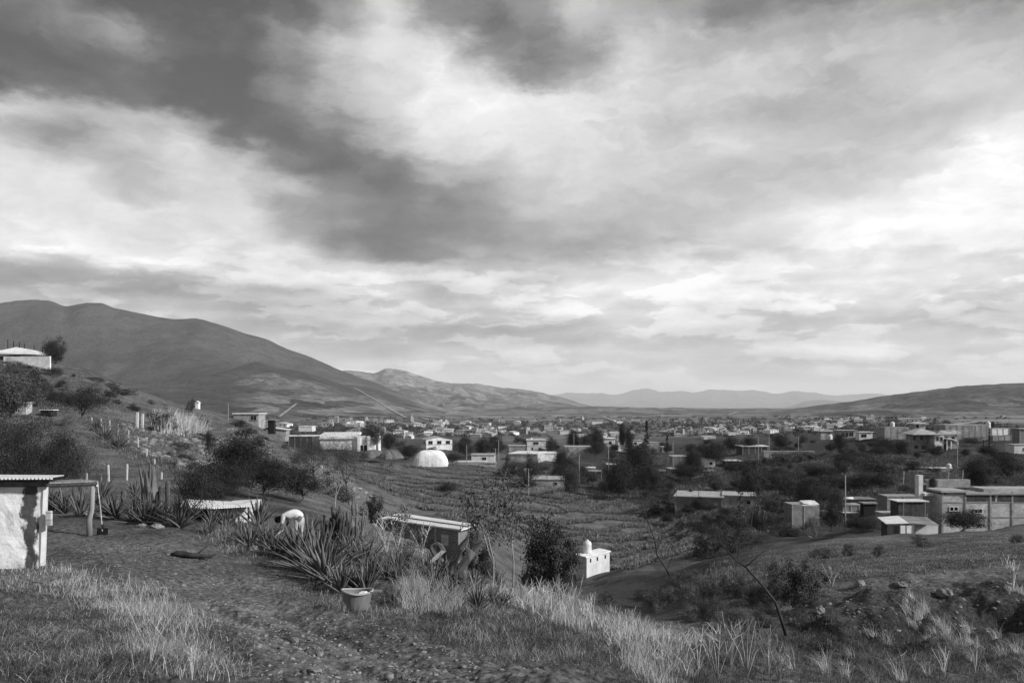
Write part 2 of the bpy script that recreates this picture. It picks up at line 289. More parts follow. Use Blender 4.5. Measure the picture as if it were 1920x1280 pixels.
# ------------------------------------------------------------------ the ground
PXS = [-300, 0, 150, 300, 450, 600, 750, 900, 1050, 1200, 1350, 1500, 1650, 1800, 1920, 2200]
TAB = {
 2:   [1955]*16, 5: [1385]*16,
 8:   [1215,1225,1240,1265,1285,1290,1290,1295,1300,1310,1325,1335,1340,1345,1350,1350],
 12:  [1130,1145,1160,1180,1205,1212,1218,1226,1240,1260,1285,1300,1312,1320,1325,1330],
 16:  [1080,1090,1100,1108,1125,1140,1147,1163,1186,1215,1245,1270,1285,1290,1290,1290],
 20:  [1055,1058,1052,1052,1070,1086,1095,1118,1145,1180,1210,1228,1238,1242,1245,1245],
 24:  [1020,1012,1006,1008,1030,1045,1060,1092,1124,1170,1182,1192,1197,1190,1182,1170],
 28:  [ 985, 982, 980, 982,1000,1015,1038,1088,1116,1166,1156,1138,1104,1095,1088,1080],
 34:  [ 955, 950, 948, 950, 967, 985,1015,1086,1118,1158,1122,1092,1075,1060,1050,1040],
 42:  [ 915, 912, 910, 918, 936, 960,1003,1083,1122,1148,1092,1062,1046,1032,1022,1010],
 50:  [ 880, 880, 882, 892, 912, 945,1010,1078,1124,1135,1065,1042,1031,1018,1010,1000],
 60:  [ 845, 848, 852, 868, 894, 926,1018,1064,1120,1115,1046,1024,1014,1006, 998, 990],
 80:  [ 795, 800, 802, 832, 866, 890, 988,1038,1104,1082,1060,1040,1016,1006, 996, 990],
 100: [ 755, 765, 770, 800, 830, 880, 963,1004,1068,1052,1045,1028,1006,1000, 990, 985],
 130: [ 700, 705, 718, 772, 802, 874, 935, 964,1000,1015, 978, 985, 970, 955, 948, 942],
 170: [ 655, 662, 692, 756, 792, 868, 904, 921, 945, 962, 938, 925, 900, 893, 888, 882],
 220: [ 680, 695, 715, 775, 826, 857, 872, 884, 896, 906, 896, 880, 858, 850, 845, 838],
 300: [ 740, 750, 765, 800, 828, 835, 842, 852, 858, 862, 854, 838, 820, 818, 815, 812],
 450: [ 785, 790, 795, 805, 818, 820, 822, 826, 828, 828, 822, 812, 803, 800, 798, 797],
 700: [ 790, 792, 795, 798, 800, 800, 802, 804, 806, 806, 803, 799, 794, 791, 790, 789],
 1200:[ 778, 780, 783, 785, 787, 788, 789, 790, 790, 790, 789, 787, 785, 783, 782, 780],
 2500:[ 772, 773, 774, 775, 776, 777, 778, 778, 778, 777, 776, 775, 775, 774, 774, 772],
 6000:[ 768]*16, 9000: [766]*16, 14000: [766]*16, 45000: [760]*16}
YS = sorted(TAB)
def pchip(x, y, xi):                     # monotone cubic interpolation, y is (n, m)
    x = np.asarray(x, float); y = np.asarray(y, float); h = np.diff(x)[:, None]; d = np.diff(y, axis=0) / h
    m = np.zeros_like(y); s = (d[:-1] * d[1:]) > 0; w1 = 2 * h[1:] + h[:-1]; w2 = h[1:] + 2 * h[:-1]
    with np.errstate(all='ignore'): mm = (w1 + w2) / (w1 / d[:-1] + w2 / d[1:])
    m[1:-1] = np.where(s, mm, 0); m[0] = d[0]; m[-1] = d[-1]
    k = np.clip(np.searchsorted(x, xi) - 1, 0, len(x) - 2); t = ((xi - x[k]) / h[k, 0])[:, None]; hk = h[k]
    return (2*t**3-3*t**2+1)*y[k] + (t**3-2*t**2+t)*hk*m[k] + (-2*t**3+3*t**2)*y[k+1] + (t**3-t**2)*hk*m[k+1]
_tab = np.array([[(HZ - r) / F for r in TAB[Y]] for Y in YS])           # slope z/Y
NY = 760; LY = np.linspace(math.log(2), math.log(45000), NY); GY = np.exp(LY)
GP = np.arange(-300, 2201, 4.0)
_z = pchip(np.log(YS), _tab * np.array(YS)[:, None] * 1.0, LY) if False else pchip(np.log(YS), _tab, LY)
_g = pchip(PXS, _z.T, GP).T                                             # (NY, NP) slopes
def bumps(x, y):
    x = np.asarray(x, float); y = np.asarray(y, float); ay = np.abs(y)
    near = np.exp(-(ay / 45.0) ** 2); a = fbm(x * .9, y * .9, 4) * .13 * near + fbm(x * .25 + 4, y * .25, 3) * .30 * near
    near2 = np.exp(-(ay / 24.0) ** 2); a = a + (np.abs(fbm(x * 3.1, y * 3.1, 4, .6)) - .2) * .11 * near2
    tx = (x / np.maximum(ay, 2) * F + 960)
    bank = np.clip((tx - 1350) / 200, 0, 1) * np.exp(-((y - 25) / 5.0) ** 2); a = a + fbm(x * .6 + 40, y * .6, 4) * .75 * bank
    mid = np.clip((ay - 25) / 60, 0, 1) * np.clip(1 - (ay - 250) / 400, .15, 1); a = a + fbm(x * .07, y * .07 + 8, 4) * 1.6 * mid + fbm(x * .35, y * .35 + 8, 3) * .35 * mid
    far = np.clip((ay - 900) / 2500, 0, 1); a = a + fbm(x * .0016, y * .0016 + 3, 4) * 14 * far
    return a
def ground(x, y):
    x = np.atleast_1d(np.asarray(x, float)); y = np.atleast_1d(np.asarray(y, float)); yy = np.maximum(y, 2.0)
    px = np.clip(x / yy * F + 960, -300, 2199.9); fi = np.clip((np.log(yy) - LY[0]) / (LY[1] - LY[0]), 0, NY - 1.001); i = fi.astype(int); fi = fi - i
    pj = (px + 300) / 4; j = np.minimum(pj.astype(int), len(GP) - 2); pj = pj - j
    s = (_g[i, j] * (1 - pj) + _g[i, j + 1] * pj) * (1 - fi) + (_g[i + 1, j] * (1 - pj) + _g[i + 1, j + 1] * pj) * fi
    return s * yy + bumps(x, y)
PATHPX = [(110, 1000), (190, 1015), (270, 1042), (350, 1080), (430, 1122), (520, 1165), (620, 1205), (740, 1245), (880, 1285)]
PATHW = []
def path_d(x, y):
    return seg_d(np.asarray(x, float), np.asarray(y, float), PATHW)
def seg_d(x, y, pts):
    d = np.full(x.shape, 1e9)
    for (x0, y0), (x1, y1) in zip(pts[:-1], pts[1:]):
        vx, vy = x1 - x0, y1 - y0; t = np.clip(((x - x0) * vx + (y - y0) * vy) / (vx * vx + vy * vy), 0, 1); d = np.minimum(d, np.hypot(x - x0 - t * vx, y - y0 - t * vy))
    return d
def gz(x, y): return float(ground(x, y)[0])
def G(px, Y):
    x = (px - 960) / F * Y; return Vector((x, Y, gz(x, Y)))
def P(px, row, Y): return Vector(((px - 960) / F * Y, Y, (HZ - row) / F * Y))
_HY = np.exp(np.linspace(math.log(4), math.log(2500), 900))
def hit(px, row, ymin=4.0, ymax=2500.0):     # first ground point seen in that direction at or beyond ymin
    ys = _HY[(_HY >= ymin) & (_HY <= ymax)]; xs = (px - 960) / F * ys; z = ground(xs, ys); k = np.nonzero(z / ys >= (HZ - row) / F)[0]
    if len(k) == 0: k = [int(np.argmin(np.abs(z / ys - (HZ - row) / F)))]
    return Vector((xs[k[0]], ys[k[0]], z[k[0]]))
def ground_material():
    def extra(nt, val, mul):
        N = nt.nodes; L = nt.links
        g = N.new('ShaderNodeNewGeometry'); at = N.new('ShaderNodeAttribute'); at.attribute_name = 'cover'
        sp = N.new('ShaderNodeSeparateColor'); L.new(at.outputs['Color'], sp.inputs[0])
        def mixv(f, a, b):
            n = N.new('ShaderNodeMix'); n.data_type = 'FLOAT'; L.new(f, n.inputs[0])
            for i, q in ((2, a), (3, b)):
                if isinstance(q, float): n.inputs[i].default_value = q
                else: L.new(q, n.inputs[i])
            return n.outputs[0]
        # pebbles and crumbs of soil
        n2 = N.new('ShaderNodeTexNoise'); L.new(g.outputs['Position'], n2.inputs['Vector']); n2.inputs['Scale'].default_value = 9; n2.inputs['Detail'].default_value = 8; n2.inputs['Roughness'].default_value = .72
        r2 = N.new('ShaderNodeMapRange'); L.new(n2.outputs['Fac'], r2.inputs[0]); r2.inputs[1].default_value = .36; r2.inputs[2].default_value = .68; r2.inputs[3].default_value = .28; r2.inputs[4].default_value = 1.95
        v = mul(val, r2.outputs[0])
        vo = N.new('ShaderNodeTexVoronoi'); L.new(g.outputs['Position'], vo.inputs['Vector']); vo.inputs['Scale'].default_value = 5; r3 = N.new('ShaderNodeMapRange'); L.new(vo.outputs['Distance'], r3.inputs[0]); r3.inputs[1].default_value = .05; r3.inputs[2].default_value = .16; r3.inputs[3].default_value = 1.7; r3.inputs[4].default_value = 1.0
        v = mul(v, r3.outputs[0])
        # R bare pale track, G dark vegetated ground and the darkened cut bank, B farmland patchwork far off
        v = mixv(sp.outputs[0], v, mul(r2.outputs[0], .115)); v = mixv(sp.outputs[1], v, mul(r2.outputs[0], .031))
        mp = N.new('ShaderNodeMapping'); L.new(g.outputs['Position'], mp.inputs[0]); mp.inputs['Rotation'].default_value = (0, 0, .35); mp.inputs['Scale'].default_value = (.0085, .0042, 0)
        vc = N.new('ShaderNodeTexVoronoi'); vc.distance = 'CHEBYCHEV'; vc.inputs['Scale'].default_value = 1; vc.inputs['Randomness'].default_value = .75; L.new(mp.outputs[0], vc.inputs['Vector'])
        sc = N.new('ShaderNodeSeparateColor'); L.new(vc.outputs['Color'], sc.inputs[0]); rf = N.new('ShaderNodeMapRange'); L.new(sc.outputs[0], rf.inputs[0]); rf.inputs[3].default_value = .07; rf.inputs[4].default_value = .26
        n4 = N.new('ShaderNodeTexNoise'); L.new(g.outputs['Position'], n4.inputs['Vector']); n4.inputs['Scale'].default_value = .02; n4.inputs['Detail'].default_value = 9; n4.inputs['Roughness'].default_value = .7
        r4 = N.new('ShaderNodeMapRange'); L.new(n4.outputs['Fac'], r4.inputs[0]); r4.inputs[1].default_value = .42; r4.inputs[2].default_value = .62; r4.inputs[3].default_value = .35; r4.inputs[4].default_value = 1.3
        v = mixv(sp.outputs[2], v, mul(rf.outputs[0], r4.outputs[0]))
        return v
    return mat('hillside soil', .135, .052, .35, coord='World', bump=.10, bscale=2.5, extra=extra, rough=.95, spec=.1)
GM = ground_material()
TRACK = [(430, 838), (520, 856), (590, 878), (650, 905), (700, 928), (760, 960), (790, 975)]
for a_, b_ in PATHPX: q_ = hit(a_, b_, 4, 40); PATHW.append((q_.x, q_.y))
def ruts(x, y):
    if not PATHW: return 0
    m = (y < 30) & (y > 2); d = np.full(np.shape(x), 9.0); d[m] = path_d(x[m], y[m]); w = fbm(x * .8, y * .8, 2) * .3
    return -.09 * np.exp(-((d - .45 + w * .4) / .17) ** 2) * (y < 15.5) - .05 * np.exp(-(d / 1.1) ** 4) + .05 * np.exp(-((d - 1.25 + w) / .3) ** 2)
_ground0 = ground
def ground(x, y):
    x = np.atleast_1d(np.asarray(x, float)); y = np.atleast_1d(np.asarray(y, float)); return _ground0(x, y) + ruts(x, y)
def build_ground():
    pxs = np.concatenate([np.linspace(-4500, -420, 18), np.linspace(-380, -60, 50), np.linspace(-50, 1970, 760), np.linspace(1980, 2300, 50), np.linspace(2340, 6400, 18)])
    back = np.array([-400, -150, -60, -25, -10, -3, 0, 1, 1.6])
    ys = np.exp(np.concatenate([np.linspace(math.log(2), math.log(7), 30)[:-1], np.linspace(math.log(7), math.log(60), 560)[:-1], np.linspace(math.log(60), math.log(300), 230), np.linspace(math.log(306), math.log(45000), 170)]))
    Y = np.concatenate([back, ys]); wy = np.where(Y < 2, 2 + (2 - Y) * 1.0, Y)
    X = (pxs[None, :] - 960) / F * wy[:, None]; YY = np.repeat(Y[:, None], len(pxs), 1)
    Z = ground(X.ravel(), YY.ravel()); V = np.stack([X.ravel(), YY.ravel(), Z], 1)
    nx = len(pxs); i = np.arange(len(Y) - 1)[:, None] * nx + np.arange(nx - 1)[None, :]; i = i.ravel()
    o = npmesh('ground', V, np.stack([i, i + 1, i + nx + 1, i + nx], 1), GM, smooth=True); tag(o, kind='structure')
    x, y = V[:, 0], V[:, 1]; pr = x / np.maximum(y, 2) * F + 960; row = HZ - Z / np.maximum(y, 2) * F
    nz = fbm(x * .12, y * .12, 4); nz2 = fbm(x * .5, y * .5, 3)
    tp = [(h.x, h.y) for h in [hit(a, b, 60) for a, b in TRACK] if h]
    Rm = np.clip(1.5 - seg_d(x, y, tp) / 3.5 + nz2 * 1.5, 0, 1)
    yard = PATHW
    Rm = np.maximum(Rm, np.clip(1.25 - seg_d(x, y, yard) / 1.6 + nz2 * .9, 0, 1) * .55)
    st = [(P(932, 0, 330).x, 330), (P(938, 0, 270).x, 270), (P(950, 0, 215).x, 215), (P(975, 0, 180).x, 180)]
    Rm = np.maximum(Rm, np.clip(2 - seg_d(x, y, st) / 2.5, 0, 1) * .7)
    Gm = np.clip((y - 150) / 60, 0, 1) * .55 + nz * .5
    rav = np.clip((pr - 980) / 120, 0, 1) * np.clip((y - 75) / 30, 0, 1) * np.clip((600 - y) / 200, 0, 1); Gm = np.maximum(Gm, rav * .85 + nz * .5)
    Gm = np.maximum(Gm, np.clip((pr - 1380) / 120, 0, 1) * np.exp(-((y - 24.0) / 4.0) ** 2) * 1.0)          # dark soil of the cut bank, with its shaded face painted in too
    Gm = np.maximum(Gm, np.clip((pr - 1080) / 60, 0, 1) * np.clip((1460 - pr) / 60, 0, 1) * np.clip((y - 24) / 8, 0, 1) * np.clip((88 - y) / 12, 0, 1) * .85)
    Gm = np.maximum(Gm, np.clip(nz2 * 2.2, 0, .55) * np.clip((60 - y) / 20, 0, 1))
    inF = np.clip((pr - 640) / 40, 0, 1) * np.clip((1345 - pr) / 40, 0, 1) * np.clip((y - 92) / 10, 0, 1) * np.clip((232 - y) / 15, 0, 1) * (row > 868) * (row < 1078 - 0.0 * pr) * (row > 868 + np.clip(pr - 960, 0, 400) * .36 - 6); Gm = Gm * (1 - inF)
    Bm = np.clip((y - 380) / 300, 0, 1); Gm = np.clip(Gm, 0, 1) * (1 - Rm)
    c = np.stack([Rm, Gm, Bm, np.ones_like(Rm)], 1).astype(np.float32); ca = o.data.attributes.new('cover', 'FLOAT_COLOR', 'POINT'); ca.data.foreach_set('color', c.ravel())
build_ground()
def hill_material(name, lo, hi, fields, lit=0.0):
    m = bpy.data.materials.new(name); m.use_nodes = True; nt = m.node_tree; N = nt.nodes; L = nt.links; bs = N['Principled BSDF']; bs.inputs['Roughness'].default_value = 1; bs.inputs['Specular IOR Level'].default_value = 0
    g = N.new('ShaderNodeNewGeometry')
    def noise(s, d, r=.6):
        n = N.new('ShaderNodeTexNoise'); L.new(g.outputs['Position'], n.inputs['Vector']); n.inputs['Scale'].default_value = s; n.inputs['Detail'].default_value = d; n.inputs['Roughness'].default_value = r; return n.outputs['Fac']
    def rng(v, a, b, c, d):
        n = N.new('ShaderNodeMapRange'); L.new(v, n.inputs[0])
        for i, q in enumerate((a, b, c, d)): n.inputs[i + 1].default_value = q
        return n.outputs[0]
    def mx(f, a, b):
        n = N.new('ShaderNodeMix'); n.data_type = 'FLOAT'; L.new(f, n.inputs[0]); L.new(a, n.inputs[2]); L.new(b, n.inputs[3]); return n.outputs[0]
    def mu(a, b):
        n = N.new('ShaderNodeMath'); n.operation = 'MULTIPLY'; L.new(a, n.inputs[0]); L.new(b, n.inputs[1]); return n.outputs[0]
    v = mu(rng(noise(.012, 10, .7), .38, .62, lo, hi), rng(noise(.0015, 5), .35, .65, .75, 1.25))
    mp = N.new('ShaderNodeMapping'); L.new(g.outputs['Position'], mp.inputs[0]); mp.inputs['Rotation'].default_value = (0, 0, .3); mp.inputs['Scale'].default_value = (.011, .0055, 0)
    vc = N.new('ShaderNodeTexVoronoi'); vc.distance = 'CHEBYCHEV'; vc.inputs['Scale'].default_value = 1; vc.inputs['Randomness'].default_value = .8; L.new(mp.outputs[0], vc.inputs['Vector'])
    sc = N.new('ShaderNodeSeparateColor'); L.new(vc.outputs['Color'], sc.inputs[0])
    fld = mu(rng(sc.outputs[0], 0, 1, .045, .20), rng(noise(.02, 8, .7), .4, .6, .55, 1.3))
    at = N.new('ShaderNodeAttribute'); at.attribute_name = 'cover'; s2 = N.new('ShaderNodeSeparateColor'); L.new(at.outputs['Color'], s2.inputs[0])
    v = mx(s2.outputs[0], v, fld)
    vd = N.new('ShaderNodeTexVoronoi'); vd.inputs['Scale'].default_value = .055; vd.inputs['Randomness'].default_value = 1; L.new(g.outputs['Position'], vd.inputs['Vector'])
    v = mu(v, rng(vd.outputs['Distance'], .2, .5, .6, 1.1))
    L.new(v, bs.inputs['Base Color'])
    bp = N.new('ShaderNodeBump'); bp.inputs['Distance'].default_value = 14; L.new(noise(.02, 8, .65), bp.inputs['Height']); L.new(bp.outputs[0], bs.inputs['Normal'])
    return m
def hill(name, sil, Yb, Yr, material, p=1.4, relief=.16, rs=.0011, seed=0, fields=0.3, back=1.3, base=-70, nu=420, nv=150, jag=0.0, fpx=-999):
    xs = np.array([s[0] for s in sil], float); rr = np.array([s[1] for s in sil], float); u = np.linspace(xs[0], xs[-1], nu)
    ridge = pchip(xs, rr[:, None], u)[:, 0] + fbm(u * .03 + seed, u * 0 + 3.3, 4, .6) * jag
    t = np.linspace(0, 1.6, nv); Y = np.where(t <= 1, Yb + (Yr - Yb) * t, Yr + (t - 1) / .6 * (Yr * back - Yr))
    X = (u[None, :] - 960) / F * Y[:, None]; YY = Y[:, None] + 0 * X
    gb = ground(X.ravel(), YY.ravel()).reshape(X.shape); zr = (HZ - ridge)[None, :] / F * Yr
    s = np.where(t <= 1, t ** p, 1 - ((np.maximum(t, 1) - 1) / .6) ** 1.6)[:, None]
    env = np.clip(zr - gb, 0, None)
    n = fbm(X * rs + seed, YY * rs * .55 + seed, 5, .5); rid = (1 - np.abs(n) * 4.0); w = (s * (1 - s) * 4) ** .7 * (t[:, None] <= 1)
    Z = gb + (zr - gb) * s + env * relief * (rid - .5) * w * 1.0 + fbm(X * rs * 6, YY * rs * 6, 4) * env.clip(0, 250) * .04 * w
    Z = Z - (1 - np.clip(t * 12, 0, 1))[:, None] * 12 - (t[:, None] > 1.5) * 200
    V = np.stack([X.ravel(), YY.ravel(), Z.ravel()], 1); i = (np.arange(nv - 1)[:, None] * nu + np.arange(nu - 1)[None, :]).ravel()
    o = npmesh(name, V, np.stack([i, i + 1, i + nu + 1, i + nu], 1), material, smooth=True); tag(o, kind='structure')
    f = np.clip((fields - (Z - gb) / max(1.0, float(env.max()))) * 6 + .5 + fbm(X * .002, YY * .002, 3) * 2.0, 0, 1) if fields > 0 else Z * 0
    f = f * np.clip((u[None, :] - fpx) / 60, 0, 1)
    c = np.stack([f.ravel()] * 3 + [np.ones(f.size)], 1).astype(np.float32); ca = o.data.attributes.new('cover', 'FLOAT_COLOR', 'POINT'); ca.data.foreach_set('color', c.ravel())
    return o
HM1 = hill_material('scrub covered mountain', .038, .064, .3); HM2 = hill_material('dry hill scrub', .05, .26, .4); HM3 = hill_material('wooded hill', .035, .10, .2)
hill('mountain', [(-500, 620), (-300, 590), (-100, 572), (0, 567), (60, 562), (90, 564), (122, 574), (150, 570), (185, 569), (215, 578), (270, 588), (330, 598), (365, 597), (400, 606), (450, 622), (500, 637), (540, 654), (590, 672), (640, 694), (700, 716), (760, 739), (820, 762), (870, 778), (930, 790)], 1500, 4600, HM1, p=1.45, relief=.24, rs=.0006, seed=3, fields=.17, jag=2, fpx=430)
hill('far_hill', [(560, 730), (620, 705), (650, 693), (672, 694), (700, 698), (725, 690), (750, 692), (790, 704), (830, 715), (900, 720), (960, 728), (1010, 735), (1050, 743), (1090, 756), (1130, 766), (1200, 772)], 3900, 8200, HM2, p=1.3, relief=.20, rs=.0012, seed=9, fields=.35, jag=3)
hill('low_ridge', [(860, 775), (900, 768), (1000, 765), (1060, 761), (1120, 762), (1200, 764), (1300, 765), (1400, 766), (1500, 767), (1600, 770)], 2300, 5200, HM3, p=1.1, relief=.25, rs=.002, seed=21, fields=.6, jag=2)
hill('wooded_hill', [(1440, 772), (1480, 766), (1530, 760), (1580, 754), (1640, 745), (1700, 737), (1760, 729), (1830, 722), (1900, 718), (1960, 716), (2300, 708), (2600, 715)], 1700, 3300, HM3, p=1.25, relief=.14, rs=.003, seed=5, fields=.25, jag=2)
hill('distant_hill', [(1440, 768), (1480, 762), (1510, 752), (1540, 749), (1570, 752), (1640, 762), (1700, 768)], 14500, 17500, HM1, relief=.2, rs=.0006, seed=7, fields=0, jag=1)
hill('distant_mountains', [(900, 760), (960, 752), (1000, 744), (1040, 739), (1075, 735), (1120, 737), (1150, 739), (1185, 731), (1215, 729), (1240, 735), (1275, 731), (1300, 735), (1330, 730), (1370, 733), (1410, 732), (1450, 736), (1500, 734), (1560, 740), (1620, 737), (1700, 742), (1800, 745), (1900, 748)], 22000, 27000, HM1, relief=.3, rs=.0005, seed=2, fields=0, jag=4, nv=80)
from mathutils.bvhtree import BVHTree
def build_roads():
    dg = bpy.context.evaluated_depsgraph_get(); trees = [BVHTree.FromObject(bpy.data.objects[n], dg) for n in ('ground', 'mountain', 'far_hill', 'low_ridge', 'wooded_hill')]
    m = mat('pale road earth', .30, .18, .02, coord='World')
    def cast(px, row):
        d = Vector(((px - 960) / F, 1, (HZ - row) / F)); best = None
        for t in trees:
            q = t.ray_cast(Vector((0, 0, 0)), d.normalized())
            if q[0] is not None and (best is None or q[3] < best[3]): best = q
        return best[0] if best else None
    for wd, pts in ((6, [(523, 783), (540, 770), (557, 757)]), (5, [(665, 728), (700, 748), (735, 770), (765, 786)]), (7, [(790, 785), (815, 790), (835, 797)]), (12, [(822, 748), (828, 756), (834, 762)]), (6, [(1240, 812), (1270, 804), (1282, 800)]), (9, [(1365, 779), (1385, 772)]), (6, [(1130, 783), (1150, 789), (1190, 783)]), (8, [(1780, 800), (1810, 795), (1870, 790)]), (9, [(1560, 800), (1585, 790), (1600, 782)])):
        P_ = [];
        for (a, b), (c, d) in zip(pts[:-1], pts[1:]):
            for k in range(14): q = cast(a + (c - a) * k / 14, b + (d - b) * k / 14); P_ += [q] if q is not None else []
        P_ = [p for i, p in enumerate(P_) if i == 0 or abs(p.y - P_[i-1].y) < 700]
        if len(P_) < 3: continue
        mb = MB(); vs = []
        for i, p in enumerate(P_):
            t = (P_[min(i+1, len(P_)-1)] - P_[max(i-1, 0)]); t.z = 0; n = Vector((t.y, -t.x, 0)).normalized() * wd / 2; up = Vector((0, 0, .6 + p.y * .0008)); vs += [p - n + up, p + n + up]
        mb.add(vs, [(2*i, 2*i+1, 2*i+3, 2*i+2) for i in range(len(P_)-1)]); tag(mb.build('dirt_road', m), kind='structure')
build_roads()
# ------------------------------------------------------------------ haze
def haze():
    mb = MB(); mb.box(0, 16500, 400, 66000, 36600 * 2 - 3000, 1560); o = mb.build('haze', bpy.data.materials.new('haze'))
    o.location = (0, -0.0, 0)
    m = o.data.materials[0]; m.use_nodes = True; N = m.node_tree.nodes; N.clear(); v = N.new('ShaderNodeVolumePrincipled'); v.inputs['Color'].default_value = (1, 1, 1, 1)
    v.inputs['Density'].default_value = HAZE; v.inputs['Anisotropy'].default_value = 0.0; out = N.new('ShaderNodeOutputMaterial'); m.node_tree.links.new(v.outputs[0], out.inputs['Volume'])
    tag(o, kind='stuff')
HAZE = 4.0e-5
haze()


# ------------------------------------------------------------------ plant builders
def leaf_quads(C, size, flat=.35, droop=0.0, aspect=.5, out=None):
    """one leaf sized quad at each centre, random attitude"""
    n = len(C)
    if out is not None:          # leaves face outward and up from their clump, so a clump has a lit and a shaded side
        N_ = out / (np.linalg.norm(out, axis=1)[:, None] + 1e-6) * .9 + np.array([0, 0, .45]) + RNG.normal(size=(n, 3)) * .45; N_ /= np.linalg.norm(N_, axis=1)[:, None]
        a = np.cross(N_, RNG.normal(size=(n, 3))); a /= np.linalg.norm(a, axis=1)[:, None]; b = np.cross(N_, a); s = size * RNG.uniform(.6, 1.35, n)[:, None]; a = a * s; b = b * s * aspect
        V = np.stack([C - a, C - b * .8, C + a, C + b * .8], 1).reshape(-1, 3); i = np.arange(n)[:, None] * 4
        return V, np.concatenate([i, i + 1, i + 2, i + 3], 1)
    a = RNG.normal(size=(n, 3)); a[:, 2] = a[:, 2] * flat - droop; a /= np.linalg.norm(a, axis=1)[:, None]
    b = RNG.normal(size=(n, 3)); b -= (b * a).sum(1)[:, None] * a; b /= np.linalg.norm(b, axis=1)[:, None]
    s = size * RNG.uniform(.6, 1.35, n)[:, None]; a = a * s; b = b * s * aspect
    V = np.stack([C - a, C - b * .8, C + a, C + b * .8], 1).reshape(-1, 3); i = np.arange(n)[:, None] * 4
    return V, np.concatenate([i, i + 1, i + 2, i + 3], 1)
def make_tree(name, h, rx, rz, trunk_h, leaves, leaf, lmat, bmat, seed=0, r0=.12, limbs=7, flat=.35, clump=.28, shape='round', droop=0.0, stems=1, aspect=.5):
    """tapered trunk, forking limbs and a crown of leaf clumps; origin at the foot"""
    rg = random.Random(seed); root = empty(name, (0, 0, 0)); mb = MB(); tips = []
    cz = trunk_h + (h - trunk_h) * .5
    for s_ in range(stems):
        lean = (rg.uniform(-.12, .12) * h * (1 + stems * .8), rg.uniform(-.12, .12) * h * (1 + stems * .8)); top = Vector((lean[0], lean[1], trunk_h * (1.0 if stems == 1 else 1.3)))
        mid = top * .5 + Vector((rg.uniform(-.06, .06) * h, rg.uniform(-.06, .06) * h, 0)); mb.tube([(0, 0, -.5), (0, 0, 0), mid, top], [r0 * 1.3, r0, r0 * .8, r0 * .62], 7)
        nl = max(3, limbs // stems)
        for k in range(nl):
            an = 2 * math.pi * (k + rg.random() * .7) / nl; rr = rx * rg.uniform(.45, .95)
            e = Vector((math.cos(an) * rr + lean[0], math.sin(an) * rr + lean[1], cz + rz * rg.uniform(-.55, .75)))
            if k == 0: e = Vector((lean[0] + rg.uniform(-.2, .2) * rx, lean[1], h - rz * .25))
            m_ = top * .45 + e * .55 + Vector((0, 0, -rg.uniform(0, .12) * h)); st = top * rg.uniform(.75, 1.0) if stems == 1 else top
            mb.tube([st, m_, e], [r0 * .55, r0 * .34, r0 * .10], 5); tips.append(e); tips.append(m_ * .35 + e * .65)
            for q in range(3):
                e2 = e + Vector((rg.uniform(-.5, .5) * rx, rg.uniform(-.5, .5) * rx, rg.uniform(-.3, .45) * rz)); mb.tube([m_ * .5 + e * .5, e2], [r0 * .2, r0 * .05], 4); tips.append(e2)
    mb.build('trunk', bmat, root, smooth=True)
    rs = np.random.default_rng(seed + 100); T = np.array([tuple(t) for t in tips])
    nc = max(10, int(leaves / 55)); u = rs.normal(size=(nc, 3)); u /= np.linalg.norm(u, axis=1)[:, None]; rad = rs.random(nc) ** (1 / 2.6)
    E = u * rad[:, None] * np.array([rx, rx, rz]) + np.array([0, 0, cz])
    if shape == 'flat': E[:, 2] = cz + np.abs(E[:, 2] - cz) * .6 + rs.normal(size=nc) * .1 * rz
    if shape == 'mound': E[:, 2] = .06 * h + np.abs(u[:, 2]) * rad * h * .82; E[:, :2] *= np.sqrt(np.clip(1.05 - (E[:, 2:3] / h) ** 1.6, .2, 1))
    if shape == 'cone':
        t = rs.random(nc) ** .8; an = rs.random(nc) * 6.283; k = rx * (1 - t) * (.55 + .45 * rs.random(nc)) + .04 * rx; E = np.stack([np.cos(an) * k, np.sin(an) * k, trunk_h + (h - trunk_h) * t], 1)
    lump = 1 + .35 * np.sin(E[:, 0] / rx * 4.1 + seed) * np.cos(E[:, 1] / rx * 3.7) ; E[:, 0] *= lump; E[:, 1] *= lump
    if shape != 'cone': E = np.concatenate([E[: int(nc * .62)], T[rs.integers(0, len(T), nc - int(nc * .62))]])
    cs = clump * rx * rs.uniform(.6, 1.4, len(E)); idx = rs.integers(0, len(E), leaves)
    Cn = E[idx] + rs.normal(size=(leaves, 3)) * cs[idx][:, None] * np.array([.75, .75, .5 if shape != 'cone' else .3])
    V, Q = leaf_quads(Cn, leaf, flat, droop, aspect, (Cn - E[idx]) + .35 * (Cn - np.array([0, 0, cz]))) if shape != 'cone' else leaf_quads(Cn, leaf, flat, droop, aspect); npmesh('crown', V, Q, lmat, root)
    root['h'] = h; root['rx'] = rx
    return root
PROTO = {}
def proto(key, *a, **k):
    t = make_tree(*a, **k); t.location = (0, -500, -100); PROTO[key] = t; remember(t); USED[key] = False
USED = {}
def plant(key, loc, sx, sz, rz, label=None, cat='tree', group=None):
    """first call moves the source itself, later calls copy it with its parts"""
    src = PROTO[key]
    if not USED[key]: USED[key] = True; o = src
    else: o = copy_tree(src)
    o.location = loc; o.rotation_euler = (0, 0, rz); o.scale = (sx, sx, sz)
    for k in ('group', 'h', 'rx'):
        if k in o.keys() and k != 'h' and k != 'rx': del o[k]
    return tag(o, label, cat, group)
proto('dense', 'dense_tree', 6, 3.0, 2.3, 1.3, 16000, .12, M['leafd'], M['bark'], seed=1)
proto('dense2', 'broad_tree', 6, 3.4, 2.2, 1.6, 14000, .11, M['leafd'], M['bark'], seed=5, clump=.22)
